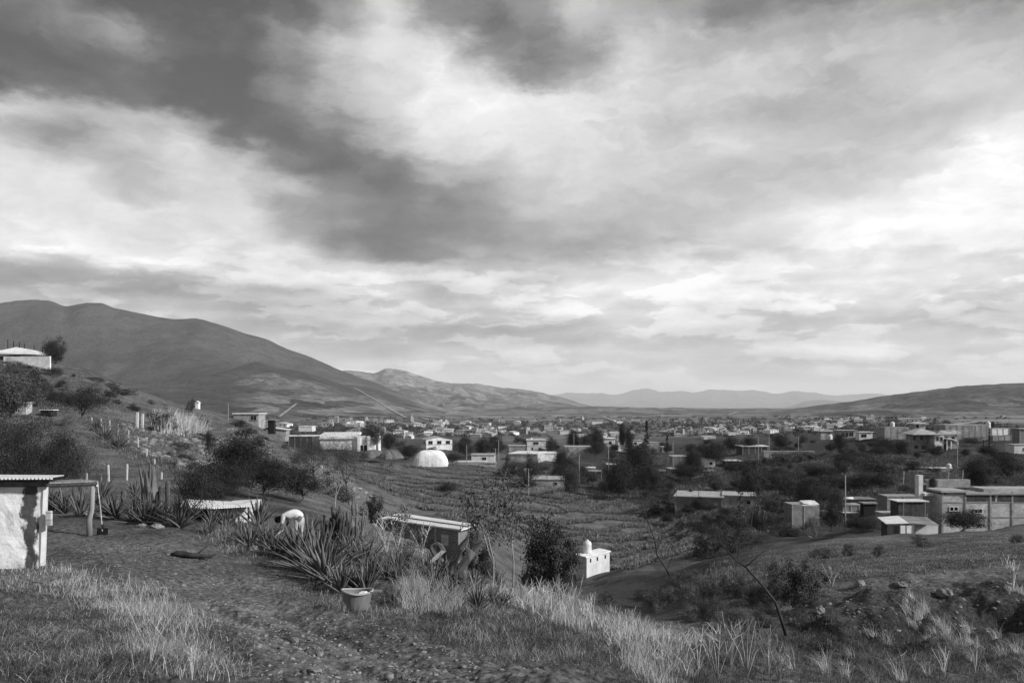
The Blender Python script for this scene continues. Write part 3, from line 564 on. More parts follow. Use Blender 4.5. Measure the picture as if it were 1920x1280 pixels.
proto('mid', 'leafy_tree', 6, 2.8, 2.2, 1.6, 7500, .12, M['leafm'], M['bark'], seed=2, clump=.24)
proto('feather', 'feathery_tree', 6, 2.6, 1.7, 2.4, 8000, .085, M['leafm'], M['bark'], seed=3, shape='flat', flat=.15, clump=.22, aspect=.3)
proto('flat', 'flat_crowned_tree', 5, 3.6, 1.7, 1.4, 11000, .10, M['leafd'], M['bark'], seed=4, shape='flat', clump=.26)
proto('bush', 'round_bush', 2, 1.3, .95, .15, 5200, .06, M['leafd'], M['bark'], seed=6, stems=3, limbs=9, r0=.04, shape='mound', clump=.2)
proto('bushm', 'leafy_bush', 2, 1.4, .95, .15, 3600, .065, M['leafm'], M['bark'], seed=7, stems=3, limbs=9, r0=.04, shape='mound', clump=.2)
proto('bushl', 'pale_bush', 2, 1.4, 1.0, .2, 2600, .055, M['leafl'], M['barkl'], seed=8, stems=4, limbs=9, r0=.035, shape='mound', clump=.22)
proto('pine', 'conical_pine', 10, 2.3, 5, .8, 4200, .30, M['needle'], M['bark'], seed=9, shape='cone', r0=.2, flat=.2, clump=.10)
proto('cypress', 'cypress_tree', 8, .8, 4, .3, 2200, .2, M['needle'], M['bark'], seed=10, shape='cone', r0=.1, flat=2.5, clump=.2)
proto('bigbush', 'big_leafy_mass', 5, 3.6, 2.4, .8, 26000, .075, M['leafd'], M['bark'], seed=11, stems=3, limbs=12, clump=.2, r0=.12, aspect=.42, shape='mound')
proto('sparse', 'sparse_tree', 5, 1.7, 1.5, 2.0, 900, .11, M['leafm'], M['barkl'], seed=12, stems=2, limbs=8, r0=.05, clump=.30)
proto('tall', 'tall_tree', 11, 3.4, 3.2, 5.5, 5200, .17, M['leafd'], M['bark'], seed=13, r0=.16, flat=.5, droop=.4, clump=.25)
def tree_at(key, px, top, base, Y, label, cat='tree', group=None, wide=None, rz=None, root_on_ground=True):
    """a tree whose crown spans the given height at its distance"""
    p = G(px, Y); H = max(.4, (HZ - top) / F * Y - p.z) if root_on_ground else (base - top) / F * Y
    if not root_on_ground: p = P(px, base, Y)
    h0 = PROTO[key]['h']; sz = H / h0; w = sz if wide is None else (wide / F * Y) / (2.35 * PROTO[key]['rx'])
    return plant(key, p, w, sz, random.uniform(0, 6.28) if rz is None else rz, label, cat, group)
def cross_leaf(V, Q, L, w, el, az, curve, segs=6, ch=.35, base=(0, 0, 0), wb=.55):
    """one thick channelled succulent leaf: a V section tapering to a spine"""
    b = len(V); d = Vector((math.cos(az), math.sin(az), 0)); side = Vector((-math.sin(az), math.cos(az), 0)); p = Vector(base); e = el
    for i in range(segs + 1):
        t = i / segs; wd = w * (wb + (1 - wb) * min(1, t * 3.2)) * (1 - max(0, t - .35) / .65) ** .8 if t < 1 else .002
        up = Vector((-math.cos(az) * math.sin(e), -math.sin(az) * math.sin(e), math.cos(e)))
        V += [tuple(p - side * wd + up * wd * ch), tuple(p - up * wd * .12), tuple(p + side * wd + up * wd * ch), tuple(p - up * (wd * .45 + .003))]
        p = p + (d * math.cos(e) + Vector((0, 0, 1)) * math.sin(e)) * (L / segs); e -= curve / segs
    for i in range(segs):
        for k, j in ((0, 1), (1, 2), (2, 3), (3, 0)): Q.append((b + i * 4 + k, b + i * 4 + j, b + i * 4 + 4 + j, b + i * 4 + 4 + k))
def make_agave(name, n, L, w, seed, m, spread=(18, 86), segs=6):
    rg = random.Random(seed); V = []; Q = []
    for i in range(n):
        t = (i + .5) / n; el = R(spread[0] + (spread[1] - spread[0]) * t ** .85) + rg.uniform(-.1, .1); az = i * 2.39996 + rg.uniform(-.25, .25)
        cross_leaf(V, Q, L * rg.uniform(.75, 1.08) * (1 - .12 * t), w * rg.uniform(.85, 1.15), el, az, (rg.uniform(-.12, .35) if rg.random() > .14 else rg.uniform(.8, 1.9)), segs, base=(math.cos(az) * .05, math.sin(az) * .05, .02 + .10 * t))
    return npmesh(name, V, Q, m)
AG = [make_agave('agave', 34, 1.0, .045, 1, M['agave']), make_agave('agave', 26, 1.05, .048, 2, M['agave'], (25, 88)), make_agave('agave', 20, .95, .05, 3, M['agave'], (30, 88)), make_agave('agave', 44, 1.1, .042, 4, M['agave'], (8, 86))]
AGU = [False] * 4
def agave(k, px, row, hpx, label, group='agaves in the yard and on the slope', ymin=9, rz=None, tilt=(0, 0), w=1.0, Y=None):
    p = hit(px, row, ymin, 90) if Y is None else G(px, Y)
    if p is None: return
    s = hpx / F * p.y / 1.02
    o = AG[k] if not AGU[k] else AG[k].copy()
    if AGU[k]: COL.objects.link(o)
    AGU[k] = True; o.location = p - Vector((0, 0, .04 * s)); o.scale = (s * w, s * w, s); o.rotation_euler = (tilt[0], tilt[1], random.uniform(0, 6.28) if rz is None else rz)
    return tag(o, label, 'agave', group)
def blades(name, Pts, H, W, lean, m, label=None, cat=None, wind=(0.25, 0), kind='stuff', segs=2):
    """curved tapering grass blades at the given feet, one mesh"""
    n = len(Pts); az = RNG.random(n) * 6.283; d = np.stack([np.cos(az), np.sin(az)], 1) * (RNG.random(n) ** .7 * lean)[:, None] + np.array(wind) * RNG.random(n)[:, None]
    s = RNG.random(n) * 6.283; sd_ = np.stack([np.cos(s), np.sin(s), 0 * s], 1) * (W / 2)[:, None]; rows = []
    for i in range(segs + 1):
        t = i / segs; c = Pts + np.stack([d[:, 0] * H * t ** 1.7, d[:, 1] * H * t ** 1.7, H * t * (1 - .25 * t * np.hypot(d[:, 0], d[:, 1]))], 1); f = 1 - t * .85
        rows += [c - sd_ * f, c + sd_ * f]
    V = np.stack(rows, 1).reshape(-1, 3); k = 2 * (segs + 1); b = np.arange(n)[:, None] * k
    Q = np.concatenate([np.concatenate([b + 2 * i, b + 2 * i + 1, b + 2 * i + 3, b + 2 * i + 2], 1) for i in range(segs)])
    o = npmesh(name, V, Q, m); return tag(o, label, cat, None, kind)
def scatter(regions, n, ymin=4.0, ymax=400, accept=None):
    """points on the ground within regions (px, row, rx, ry, rotation, weight) of what the camera sees"""
    w = np.array([r[5] * r[2] * r[3] for r in regions], float); w /= w.sum(); out = []
    cnt = RNG.multinomial(n, w); logs = np.log(_HY)
    for r, c in zip(regions, cnt):
        a = RNG.random(c) * 6.283; q = np.sqrt(RNG.random(c)) ; q = q ** .9; x = np.cos(a) * q * r[2]; y = np.sin(a) * q * r[3]; cs, sn = math.cos(R(r[4])), math.sin(R(r[4]))
        PX = r[0] + x * cs - y * sn; RW = r[1] + x * sn + y * cs; out.append(np.stack([PX, RW], 1))
    A = np.concatenate(out); px = A[:, 0]; row = A[:, 1]; ys = _HY[(_HY >= ymin) & (_HY <= ymax)]
    res = np.full((len(A), 3), np.nan); B = 4000
    for i in range(0, len(A), B):
        p = px[i:i + B, None]; Yg = ys[None, :] + 0 * p; Xg = (p - 960) / F * Yg; Zg = ground_s(Xg.ravel(), Yg.ravel()).reshape(Xg.shape)
        ok = Zg / Yg >= ((HZ - row[i:i + B]) / F)[:, None]; k = ok.argmax(1); good = ok.any(1)
        yy = ys[k]; k0 = np.maximum(k - 1, 0); f = RNG.random(len(k)); yy = ys[k0] + (ys[k] - ys[k0]) * f; xx = (p[:, 0] - 960) / F * yy; res[i:i + B, 0] = np.where(good, xx, np.nan); res[i:i + B, 1] = yy
    res = res[~np.isnan(res[:, 0])]; res[:, 2] = ground(res[:, 0], res[:, 1]); return res[accept(res[:, 0], res[:, 1])] if accept else res
def ground_s(x, y):
    yy = np.maximum(y, 2.0); px = np.clip(x / yy * F + 960, -300, 2199.9); i = np.clip((np.log(yy) - LY[0]) / (LY[1] - LY[0]), 0, NY - 1.001).astype(int)
    j = np.minimum(((px + 300) / 4).astype(int), len(GP) - 2); return _g[i, j] * yy
# ------------------------------------------------------------------ building kit
def window(parent, m_wall, x, y, z, w, h, ax, glass='glass', sill=True, name='window', frame='concrete'):
    """framed opening on the face whose outward normal is ax ('-y','-x','+x'); frame stands proud, pane sits behind it"""
    f = MB(); p = MB(); t = .07
    def bx(mb, u, v, su, sv_, dep, off):
        if ax == '-y': mb.box(x + u, y - off, z + v, su, dep, sv_)
        elif ax == '-x': mb.box(x - off, y + u, z + v, dep, su, sv_)
        else: mb.box(x + off, y + u, z + v, dep, su, sv_)
    bx(f, 0, h / 2 + t / 2, w + 2 * t, t, .10, .05); bx(f, 0, -h / 2 - t / 2, w + 2 * t + .08, t, .16, .06)
    bx(f, -w / 2 - t / 2, 0, t, h, .10, .05); bx(f, w / 2 + t / 2, 0, t, h, .10, .05); 
    if w > 1.0 and name == 'window': bx(f, 0, 0, .05, h, .05, .04)
    o = f.build(name, M[frame], parent); bx(p, 0, 0, w, h, .02, .012); p.build('pane' if name == 'window' else 'door_leaf', M[glass], o); return o
def water_tank(loc, r, h, label, m='tank'):
    t = empty('water_tank', loc, 0, label, 'water tank', 'rooftop water tanks'); mb = MB(); pr = [(0, 0), (r * .96, 0), (r, .05 * h)]
    for i in range(4): z = h * (.12 + .17 * i); pr += [(r, z), (r * 1.03, z + .02 * h), (r * 1.03, z + .05 * h), (r, z + .07 * h)]
    pr += [(r, h * .78), (r * .8, h * .9), (r * .36, h * .97)]
    mb.lathe(pr, 20); mb.build('barrel', M[m], t, smooth=True); mb = MB(); mb.lathe([(r * .36, h * .95), (r * .38, h * .96), (r * .38, h * 1.03), (r * .30, h * 1.06), (0, h * 1.065)], 16); mb.build('lid', M[m], t); return t
def rebar(parent, spots, z, h=.9):
    for x, y in spots:
        mb = MB()
        for k in range(3): dx, dy = ((-.08, -.06), (.08, -.05), (0, .09))[k]; mb.tube([(x + dx, y + dy, z), (x + dx * 1.5, y + dy, z + h * (.85 + .1 * k))], .022, 4)
        mb.build('rebar', M['black'], parent)
def fit_depth(px, base, Y, name=''):
    ys = np.linspace(Y * .84, Y * 1.3, 500); z = ground((px - 960) / F * ys, ys); r = HZ - z / ys * F; e = np.abs(r - base) + np.abs(ys - Y) / Y * 4; k = int(np.argmin(e))
    return float(ys[k])
def house(name, label, pl, pr_, top, base, Y, depth=None, yaw=0, wall='cream', roof='slab', over=.25, wins=(), cat='house', floors=1, parapet=0, bars=0, group=None, rooft=.18, cols=0, band=None, gable=0, lean=0, doors=(), fit=True):
    """a building spanning pl..pr_ on its front and top..base rows at distance Y; wins: (face,u,v,w,h) with u,v as fractions"""
    if fit: Y = fit_depth((pl + pr_) / 2, base, Y, name)
    if not yaw:                  # the visible side wall belongs to the outline too
        d = depth or (pr_ - pl) / F * Y * .8; c = (pl + pr_) / 2; q = (pr_ - pl) * .22; a_ = abs(c - 960); d = min(d, max(1.2, Y * q / max(5, a_ - q))); depth = d; ex = min(a_ * d / (Y + d), (pr_ - pl) * .3)
        if c > 960: pl += ex
        else: pr_ -= ex
    w = (pr_ - pl) / F * Y; h = (base - top) / F * Y; d = depth or w * .8
    root = empty(name, P((pl + pr_) / 2, base, Y + 0.0), R(yaw), label, cat, group); root.location.y += d / 2
    W_ = M[wall]; mb = MB(); ft = 1.6 if fit else 4.0
    if gable: mb.prism([(-w / 2, -ft), (w / 2, -ft), (w / 2, h), (0, h + gable), (-w / 2, h)], -d / 2, d / 2)
    elif lean: mb.add([(-w/2,-d/2,-ft),(w/2,-d/2,-ft),(w/2,d/2,-ft),(-w/2,d/2,-ft),(-w/2,-d/2,h),(w/2,-d/2,h-lean*0),(w/2,d/2,h+lean),(-w/2,d/2,h+lean)], [(3,2,1,0),(4,5,6,7),(0,1,5,4),(1,2,6,5),(2,3,7,6),(3,0,4,7)])
    else: mb.box(0, 0, (h - ft) / 2, w, d, h + ft)
    mb.build('wall', W_, root); mb = MB()
    if roof != 'none':
        if roof == 'hip':
            o_ = over + .3; rh = gable or 1.1; a, b = w / 2 + o_, d / 2 + o_; r_ = max(.01, a - b); z0 = h + .02
            mb.add([(-a, -b, z0), (a, -b, z0), (a, b, z0), (-a, b, z0), (-r_ if a > b else 0, 0 if a > b else -(b - a), z0 + rh), (r_ if a > b else 0, 0 if a > b else (b - a), z0 + rh), (-a, -b, z0 - .14), (a, -b, z0 - .14), (a, b, z0 - .14), (-a, b, z0 - .14)],
                   [(0, 1, 5, 4) , (1, 2, 5), (2, 3, 4, 5), (3, 0, 4), (9, 8, 7, 6), (0, 6, 7, 1), (1, 7, 8, 2), (2, 8, 9, 3), (3, 9, 6, 0)])
        elif gable:
            s = w / 2; k = gable / s; e = over
            for sg in (-1, 1):
                mb.add([(0, -d/2-e, h+gable+.03), (sg*(s+e), -d/2-e, h-k*e+.03), (sg*(s+e), d/2+e, h-k*e+.03), (0, d/2+e, h+gable+.03), (0, -d/2-e, h+gable+.12), (sg*(s+e), -d/2-e, h-k*e+.12), (sg*(s+e), d/2+e, h-k*e+.12), (0, d/2+e, h+gable+.12)], [(3,2,1,0),(4,5,6,7),(0,1,5,4),(1,2,6,5),(2,3,7,6),(3,0,4,7)])
        elif lean:
            mb.add([(-w/2-over,-d/2-over,h-.03),(w/2+over,-d/2-over,h-.03),(w/2+over,d/2+over,h+lean+.06),(-w/2-over,d/2+over,h+lean+.06),(-w/2-over,-d/2-over,h+.06),(w/2+over,-d/2-over,h+.06),(w/2+over,d/2+over,h+lean+.15),(-w/2-over,d/2+over,h+lean+.15)], [(3,2,1,0),(4,5,6,7),(0,1,5,4),(1,2,6,5),(2,3,7,6),(3,0,4,7)])
        else: mb.box(0, 0, h + rooft / 2 + .002, w + 2 * over, d + 2 * over, rooft)
        mb.build('roof', M[{'slab': 'slab', 'hip': 'tile'}.get(roof, roof)], root)
    if parapet:
        for (x, y, a, b) in ((0, -d/2-over+.08, w+2*over, .14), (0, d/2+over-.08, w+2*over, .14), (-w/2-over+.08, 0, .14, d+2*over-.32), (w/2+over-.08, 0, .14, d+2*over-.32)): 
            q = MB(); q.box(x, y, h + rooft + parapet / 2, a, b, parapet); q.build('parapet', W_, root)
    for f in range(1, floors):
        q = MB(); q.box(0, 0, h * f / floors, w + .14, d + .14, .2); q.build('floor_band', M['concrete'], root)
    for c in range(cols):
        q = MB(); x = -w / 2 + w * c / max(1, cols - 1); x = max(-w/2+.1, min(w/2-.1, x)); q.box(x, -d / 2 - .02, h / 2 - .6, .22, .12, h + 1.2); q.box(x, -d/2-.021, 0, .01, .01, .01); q.build('column', M['concrete'], root)
    for (f, u, v, a, b, *k) in wins:
        g = k[0] if k else 'glass'
        if f == 'f': window(root, W_, (u - .5) * w, -d / 2, v * h, a, b, '-y', g)
        elif f == 'l': window(root, W_, -w / 2, (.5 - u) * d, v * h, a, b, '-x', g)
        else: window(root, W_, w / 2, (u - .5) * d, v * h, a, b, '+x', g)
    for (u, a, b, *k) in doors: window(root, W_, (u - .5) * w, -d / 2, b / 2, a, b, '-y', k[0] if k else 'wood', name='door')
    if bars: rebar(root, [(sx * (w / 2 - .2), sy * (d / 2 - .2)) for sx, sy in ((-1, -1), (1, -1), (0, -1), (-1, 1), (1, 1))][:bars], h + rooft, 1.2)
    root['w'] = 0; del root['w']
    return root
def on_roof(hs, u, v, z): return hs.matrix_basis @ Vector((u, v, z))
def pole(px, top, Y, label, arm=True, r=.11, mt='concrete', lean=0.0, base=None):
    g = G(px, Y) if base is None else P(px, base, Y); h = (HZ - top) / F * Y - g.z; t = empty('utility_pole', g, random.uniform(-.4, .4), label, 'utility pole', 'utility poles across the valley')
    mb = MB(); mb.tube([(0, 0, -.5), (0, 0, 0), (lean * h, 0, h)], [r, r, r * .65], 8); mb.build('pole', M[mt], t, smooth=True)
    if arm:
        mb = MB(); mb.box(lean * h, 0, h - .35, 1.5, .09, .10); mb.build('crossarm', M['bark'], t)
        for k in (-.6, 0.0, .6): mb = MB(); mb.lathe([(.05, 0), (.07, .06), (.04, .1), (.06, .16), (0, .2)], 8, (lean * h + k, 0, h - .30)); mb.build('insulator', M['metal'], t)
    return t

LAND = []
def relabel(objs, noun, maxd=9):
    """say of each look-alike which landmark it stands nearest to and on which side"""
    from collections import defaultdict
    bins = defaultdict(list)
    for o in objs:
        p = o.location; px = 960 + p.x / p.y * F; row = HZ - p.z / p.y * F
        d = [(abs(px - a) + 2.2 * abs(row - b_), n, a, b_) for a, b_, n in LAND]; dd, n, a, b_ = min(d)
        side = ('right of' if px > a else 'left of') if abs(px - a) > 1.5 * abs(row - b_) else ('above' if row < b_ else 'below'); bins[(n, side)].append((dd, o))
    ORD = ['closest', 'second closest', 'third closest', 'fourth closest', 'fifth closest', 'sixth closest', 'seventh closest', 'eighth closest', 'ninth closest', 'tenth closest', 'eleventh closest', 'twelfth closest', 'thirteenth closest', 'fourteenth closest']
    for (n, side), l in bins.items():
        l.sort(key=lambda q: q[0])
        for k, (dd, o) in enumerate(l): o['label'] = f"{noun} {side} the {n}" + (', ' + ORD[k] if k < len(ORD) and len(l) > 1 else '')

def slab_px(name, pts, th, mt, parent):      # a sheet given by its corners as (px, row, distance)
    mb = MB(); mb.slab([tuple(P(*p) - parent.location) for p in pts], th); return mb.build(name, M[mt], parent)
# ================================================================== the yard, left
def hut():
    t = empty('limewashed_hut', G(70, 19), 0, 'limewashed hut wall with a dark stain under a pale sheet roof at the left edge', 'hut')
    def l(v): return v - t.location
    c = P(78, 1070, 19.0); c.z -= .4; top = P(78, 903, 19.0).z; a = P(-330, 1070, 17.6); zb = c.z - .6; cl = l(c)
    w = MB(); d = (a - c); d.z = 0; d.normalize(); nrm = Vector((-d.y, d.x, 0)); nrm = nrm if nrm.y > 0 else -nrm; L_ = 4.9; H = top - zb
    # wall runs along local -x from its corner so that the stain material sits next to the corner
    wall = MB(); n = 26; k = 12; rg = random.Random(4); vs = []
    for i in range(n + 1):
        for j in range(k + 1): vs.append((-L_ * i / n, rg.uniform(-.018, .018), H * j / k))
    wall.add(vs, [(i * (k + 1) + j, (i + 1) * (k + 1) + j, (i + 1) * (k + 1) + j + 1, i * (k + 1) + j + 1) for i in range(n) for j in range(k)]); wall.box(-L_ / 2, .13, H / 2, L_, .2, H - .01)
    o = wall.build('wall', M['hutwall'], t); o.location = l(Vector((c.x, c.y, zb))); o.rotation_euler = (0, 0, math.atan2(-d.y, -d.x))
    s = MB(); s.box(-.12, 2.0, H / 2 - .3, .2, 3.6, H - .6); o = s.build('side_wall', M['hutwall'], t); o.location = l(Vector((c.x - .05, c.y + .1, zb))); o.rotation_euler = (0, 0, R(38))
    p = MB(); p.tube([l(P(76, 1080, 19.05)) - Vector((0, 0, .3)), l(P(84, 905, 19.05))], [.095, .08], 6); p.build('corner_post', M['postw'], t)
    p = MB(); p.box(*(l(P(92, 971, 18.9))), .12, .08, .34); p.build('hinge_block', M['woodl'], t)
    sh = MB(); pts = [P(-420, 898, 17.2), P(99, 896, 18.72), P(99, 893, 20.5), P(120, 890, 25.0), P(-300, 888, 24.0)]
    sh.slab([tuple(l(q)) for q in pts], .028); sh.build('roof_sheet', M['sheet'], t)
    sh = MB(); pts = [P(60, 905, 18.9), P(176, 901, 23.6), P(181, 900, 24.6), P(150, 898, 27), P(60, 901, 24)]
    sh.slab([tuple(l(q)) for q in pts], .04); sh.build('roof_sheet', M['darksheet'], t)
    b = MB(); b.tube([l(P(-420, 908, 17.42)), l(P(92, 906, 18.95))], .08, 6); b.tube([l(P(60, 910, 19.2)), l(P(178, 906, 24.0))], .08, 6); b.build('beam', M['bark'], t)
    f = hit(168, 1004, 20, 30); b = MB(); e = P(174, 905, f.y); b.tube([l(f) - Vector((0, 0, .3)), l(f) + Vector((-.01, 0, .5)), l((f + e) / 2) + Vector((.02, 0, .0)), l(e)], [.09, .085, .075, .07], 9); b.build('yard_post', M['post'], t, smooth=True)
    b = MB(); b.tube([l(e) + Vector((-.02, -.03, -.05)), l(e) + Vector((.1, -.02, .05)), l(e) + Vector((.13, 0, -.1))], .045, 6); b.build('roof_cap', M['white'], t)
    # hoe leaning on the post
    f2 = hit(192, 1003, 20, 30); g = empty('garden_hoe', f2, 0, 'long handled shovel with a black blade leaning by the yard post', 'shovel')
    e2 = P(182, 902, f2.y + .1) - f2; m = MB(); m.tube([(0, 0, .12), tuple(e2 * .5 + Vector((.02, 0, 0))), tuple(e2)], [.022, .02, .018], 6); m.build('handle', M['woodl'], g)
    m = MB(); m.add([(-.17, -.02, .02), (.17, -.02, .02), (.17, .0, .22), (-.17, .0, .22), (-.17, .01, .02), (.17, .01, .02), (.17, .03, .22), (-.17, .03, .22)], [(0, 1, 2, 3), (7, 6, 5, 4), (0, 4, 5, 1), (2, 6, 7, 3), (1, 5, 6, 2), (0, 3, 7, 4)])
    m.tube([(0, .01, .18), (0, .01, .34)], .03, 6); m.build('blade', M['black'], g)
hut()
def tub():
    f = hit(668, 1142, 10, 30); t = empty('plastic_tub', f, 0, 'wide round plastic tub with a rolled rim standing on the path edge', 'tub'); s = f.y / F
    r0, r1, h = 23.5 * s, 28 * s, 33 * s; t.rotation_euler = (R(-3), R(2), 0); mb = MB()
    pr = [(0, .01), (r0 * .95, .0), (r0, .02)] + [(r0 + (r1 - r0) * k / 6, .02 + (h - .02) * k / 6) for k in range(1, 7)] + [(r1 * 1.03, h), (r1 * 1.075, h + .008), (r1 * 1.08, h - .02), (r1 * 1.04, h - .022)]
    mb.lathe(pr[:9], 40); mb.lathe([(r1 - .02, h - .01), (r0 - .015, .03), (0, .03)], 40); mb.build('basin', M['tub'], t, smooth=True)
    mb = MB(); n = 40; ring = []
    for k in range(n + 1):
        a = 2 * math.pi * k / n; w = 1 + .02 * math.sin(3 * a) ; ring.append((math.cos(a) * r1 * 1.03 * w, math.sin(a) * r1 * 1.03 * w, h + .012 + .02 * math.sin(2 * a + 1)))
    mb.tube(ring, .022, 7, False); mb.build('rim', M['tubrim'], t, smooth=True)
    mb = MB(); mb.add([(-.1, -.06, 0), (.08, -.08, .02), (.12, .04, .03), (-.06, .08, .01), (-.08, -.04, .06), (.06, -.05, .09), (.08, .03, .08), (-.04, .06, .07)], [(3, 2, 1, 0), (4, 5, 6, 7), (0, 1, 5, 4), (1, 2, 6, 5), (2, 3, 7, 6), (3, 0, 4, 7)])
    o = mb.build('crumpled_bag', M['tarp']); o.scale = (.8, .8, .5); o.location = f + Vector((.12, .08, h - .05)); tag(o, 'pale crumpled bag lying in the top of the tub', 'bag')
    for i, (px, row, a, L_) in enumerate(((702, 1112, .1, .34), (722, 1120, -.1, .42))):
        q = hit(px, row, 10, 30); mb = MB(); mb.box(0, 0, .03, L_, .10, .045, a); o = mb.build('plank', M['wood'] if i else M['post']); o.location = q; tag(o, ['short weathered plank just behind the tub', 'longer dark plank to the right of the tub'][i], 'plank')
tub()
def person():
    f = hit(551, 1030, 18, 34); s = 1.0; t = empty('person', f, 0, 'person in pale shirt and trousers bent double over the agaves holding a hoe', 'person')
    s = f.y / 26.0 * 1.08
    def S(*a): return Vector(a) * s
    hipL, hipR = S(.18, -.06, .88), S(.18, .16, .88)
    J = [hipL.lerp(hipR, .5), S(.13, .05, 1.00), S(.00, .05, 1.06), S(-.20, .04, 1.05), S(-.33, .03, .99), S(-.42, .02, .92), S(-.47, .01, .86),           # pelvis spine neck head 0-6
         hipL, S(.06, -.08, .47), S(.14, -.08, .08), S(.00, -.10, .03), hipR, S(.12, .18, .47), S(.22, .19, .08), S(.08, .18, .03),                        # legs 7-14
         S(-.27, -.16, 1.02), S(-.30, -.20, .77), S(-.42, -.16, .56), S(-.46, -.14, .50), S(-.27, .22, 1.02), S(-.24, .25, .76), S(-.30, .12, .60), S(-.33, .08, .55)]
    E = [(0, 1), (1, 2), (2, 3), (3, 4), (4, 5), (5, 6), (0, 7), (7, 8), (8, 9), (9, 10), (0, 11), (11, 12), (12, 13), (13, 14), (3, 15), (15, 16), (16, 17), (17, 18), (3, 19), (19, 20), (20, 21), (21, 22)]
    Rr = [.14, .145, .155, .15, .06, .085, .075, .12, .085, .045, .04, .12, .085, .042, .04, .06, .043, .03, .035, .06, .043, .03, .035]
    def skin(name, idx, mt, k=1.0):
        idm = {j: i for i, j in enumerate(idx)}; me = bpy.data.meshes.new(name); me.from_pydata([J[j] for j in idx], [(idm[a], idm[b]) for a, b in E if a in idm and b in idm], []); o = bpy.data.objects.new(name, me); COL.objects.link(o); o.parent = t
        sk = o.modifiers.new('s', 'SKIN'); 
        for j in idx: v = me.skin_vertices[0].data[idm[j]]; v.radius = (Rr[j] * s * k, Rr[j] * s * k); v.use_root = (idm[j] == 0)
        sb = o.modifiers.new('b', 'SUBSURF'); sb.levels = 2; sb.render_levels = 2; me.materials.append(mt); return o
    skin('body', list(range(23)), M['skin'], .93)
    skin('shirt', [0, 1, 2, 3, 15, 16, 19, 20], M['shirt'], 1.17)
    skin('trousers', [0, 1, 7, 8, 9, 11, 12, 13], M['trouser'], 1.18)
    mb = MB(); mb.lathe([(0, -.105), (.06, -.09), (.10, -.03), (.108, .03), (.085, .08), (.04, .105), (0, .11)], 16); o = mb.build('hair', M['hair'], t, smooth=True); o.location = S(-.47, .015, .89); o.rotation_euler = (0, R(-125), 0); o.scale = (s * 1.05, s * 1.05, s * 1.05)
    for sy, el in ((-.135, (-.46, -.14, .50)), (.08, (-.33, .08, .55))):        # five curled fingers closing on the handle
        mb = MB(); c = S(*el)
        for k in range(5): a = Vector((-.02 - .012 * k, .02 - .012 * k, -.01 * k)) * s; mb.tube([c + a, c + a + S(-.035, -.01, -.03), c + a + S(-.02, -.03, -.055)], [.011 * s, .010 * s, .007 * s], 5)
        mb.build('hand', M['skin'], t)
    g = empty('hoe', f + S(-.72, -.22, .12), 0, 'wooden handled hoe in the hands of the bending person', 'hoe'); mb = MB(); mb.tube([(0, 0, 0), tuple(S(.28, .10, .36)), tuple(S(.50, .36, .52))], .02, 6); mb.build('handle', M['woodl'], g)
    mb = MB(); mb.box(-.02, 0, -.08, .03, .18, .2); mb.build('blade', M['black'], g)
    q = hit(527, 1010, 18, 34); mb = MB(); mb.tube([(0, 0, -.2), (.12, 0, .7), tuple(P(534, 960, q.y) - q)], [.022, .02, .018], 6); o = mb.build('wooden_stake', M['post']); o.location = q; tag(o, 'thin upright wooden stake beside the head of the bending person', 'stake')
person()
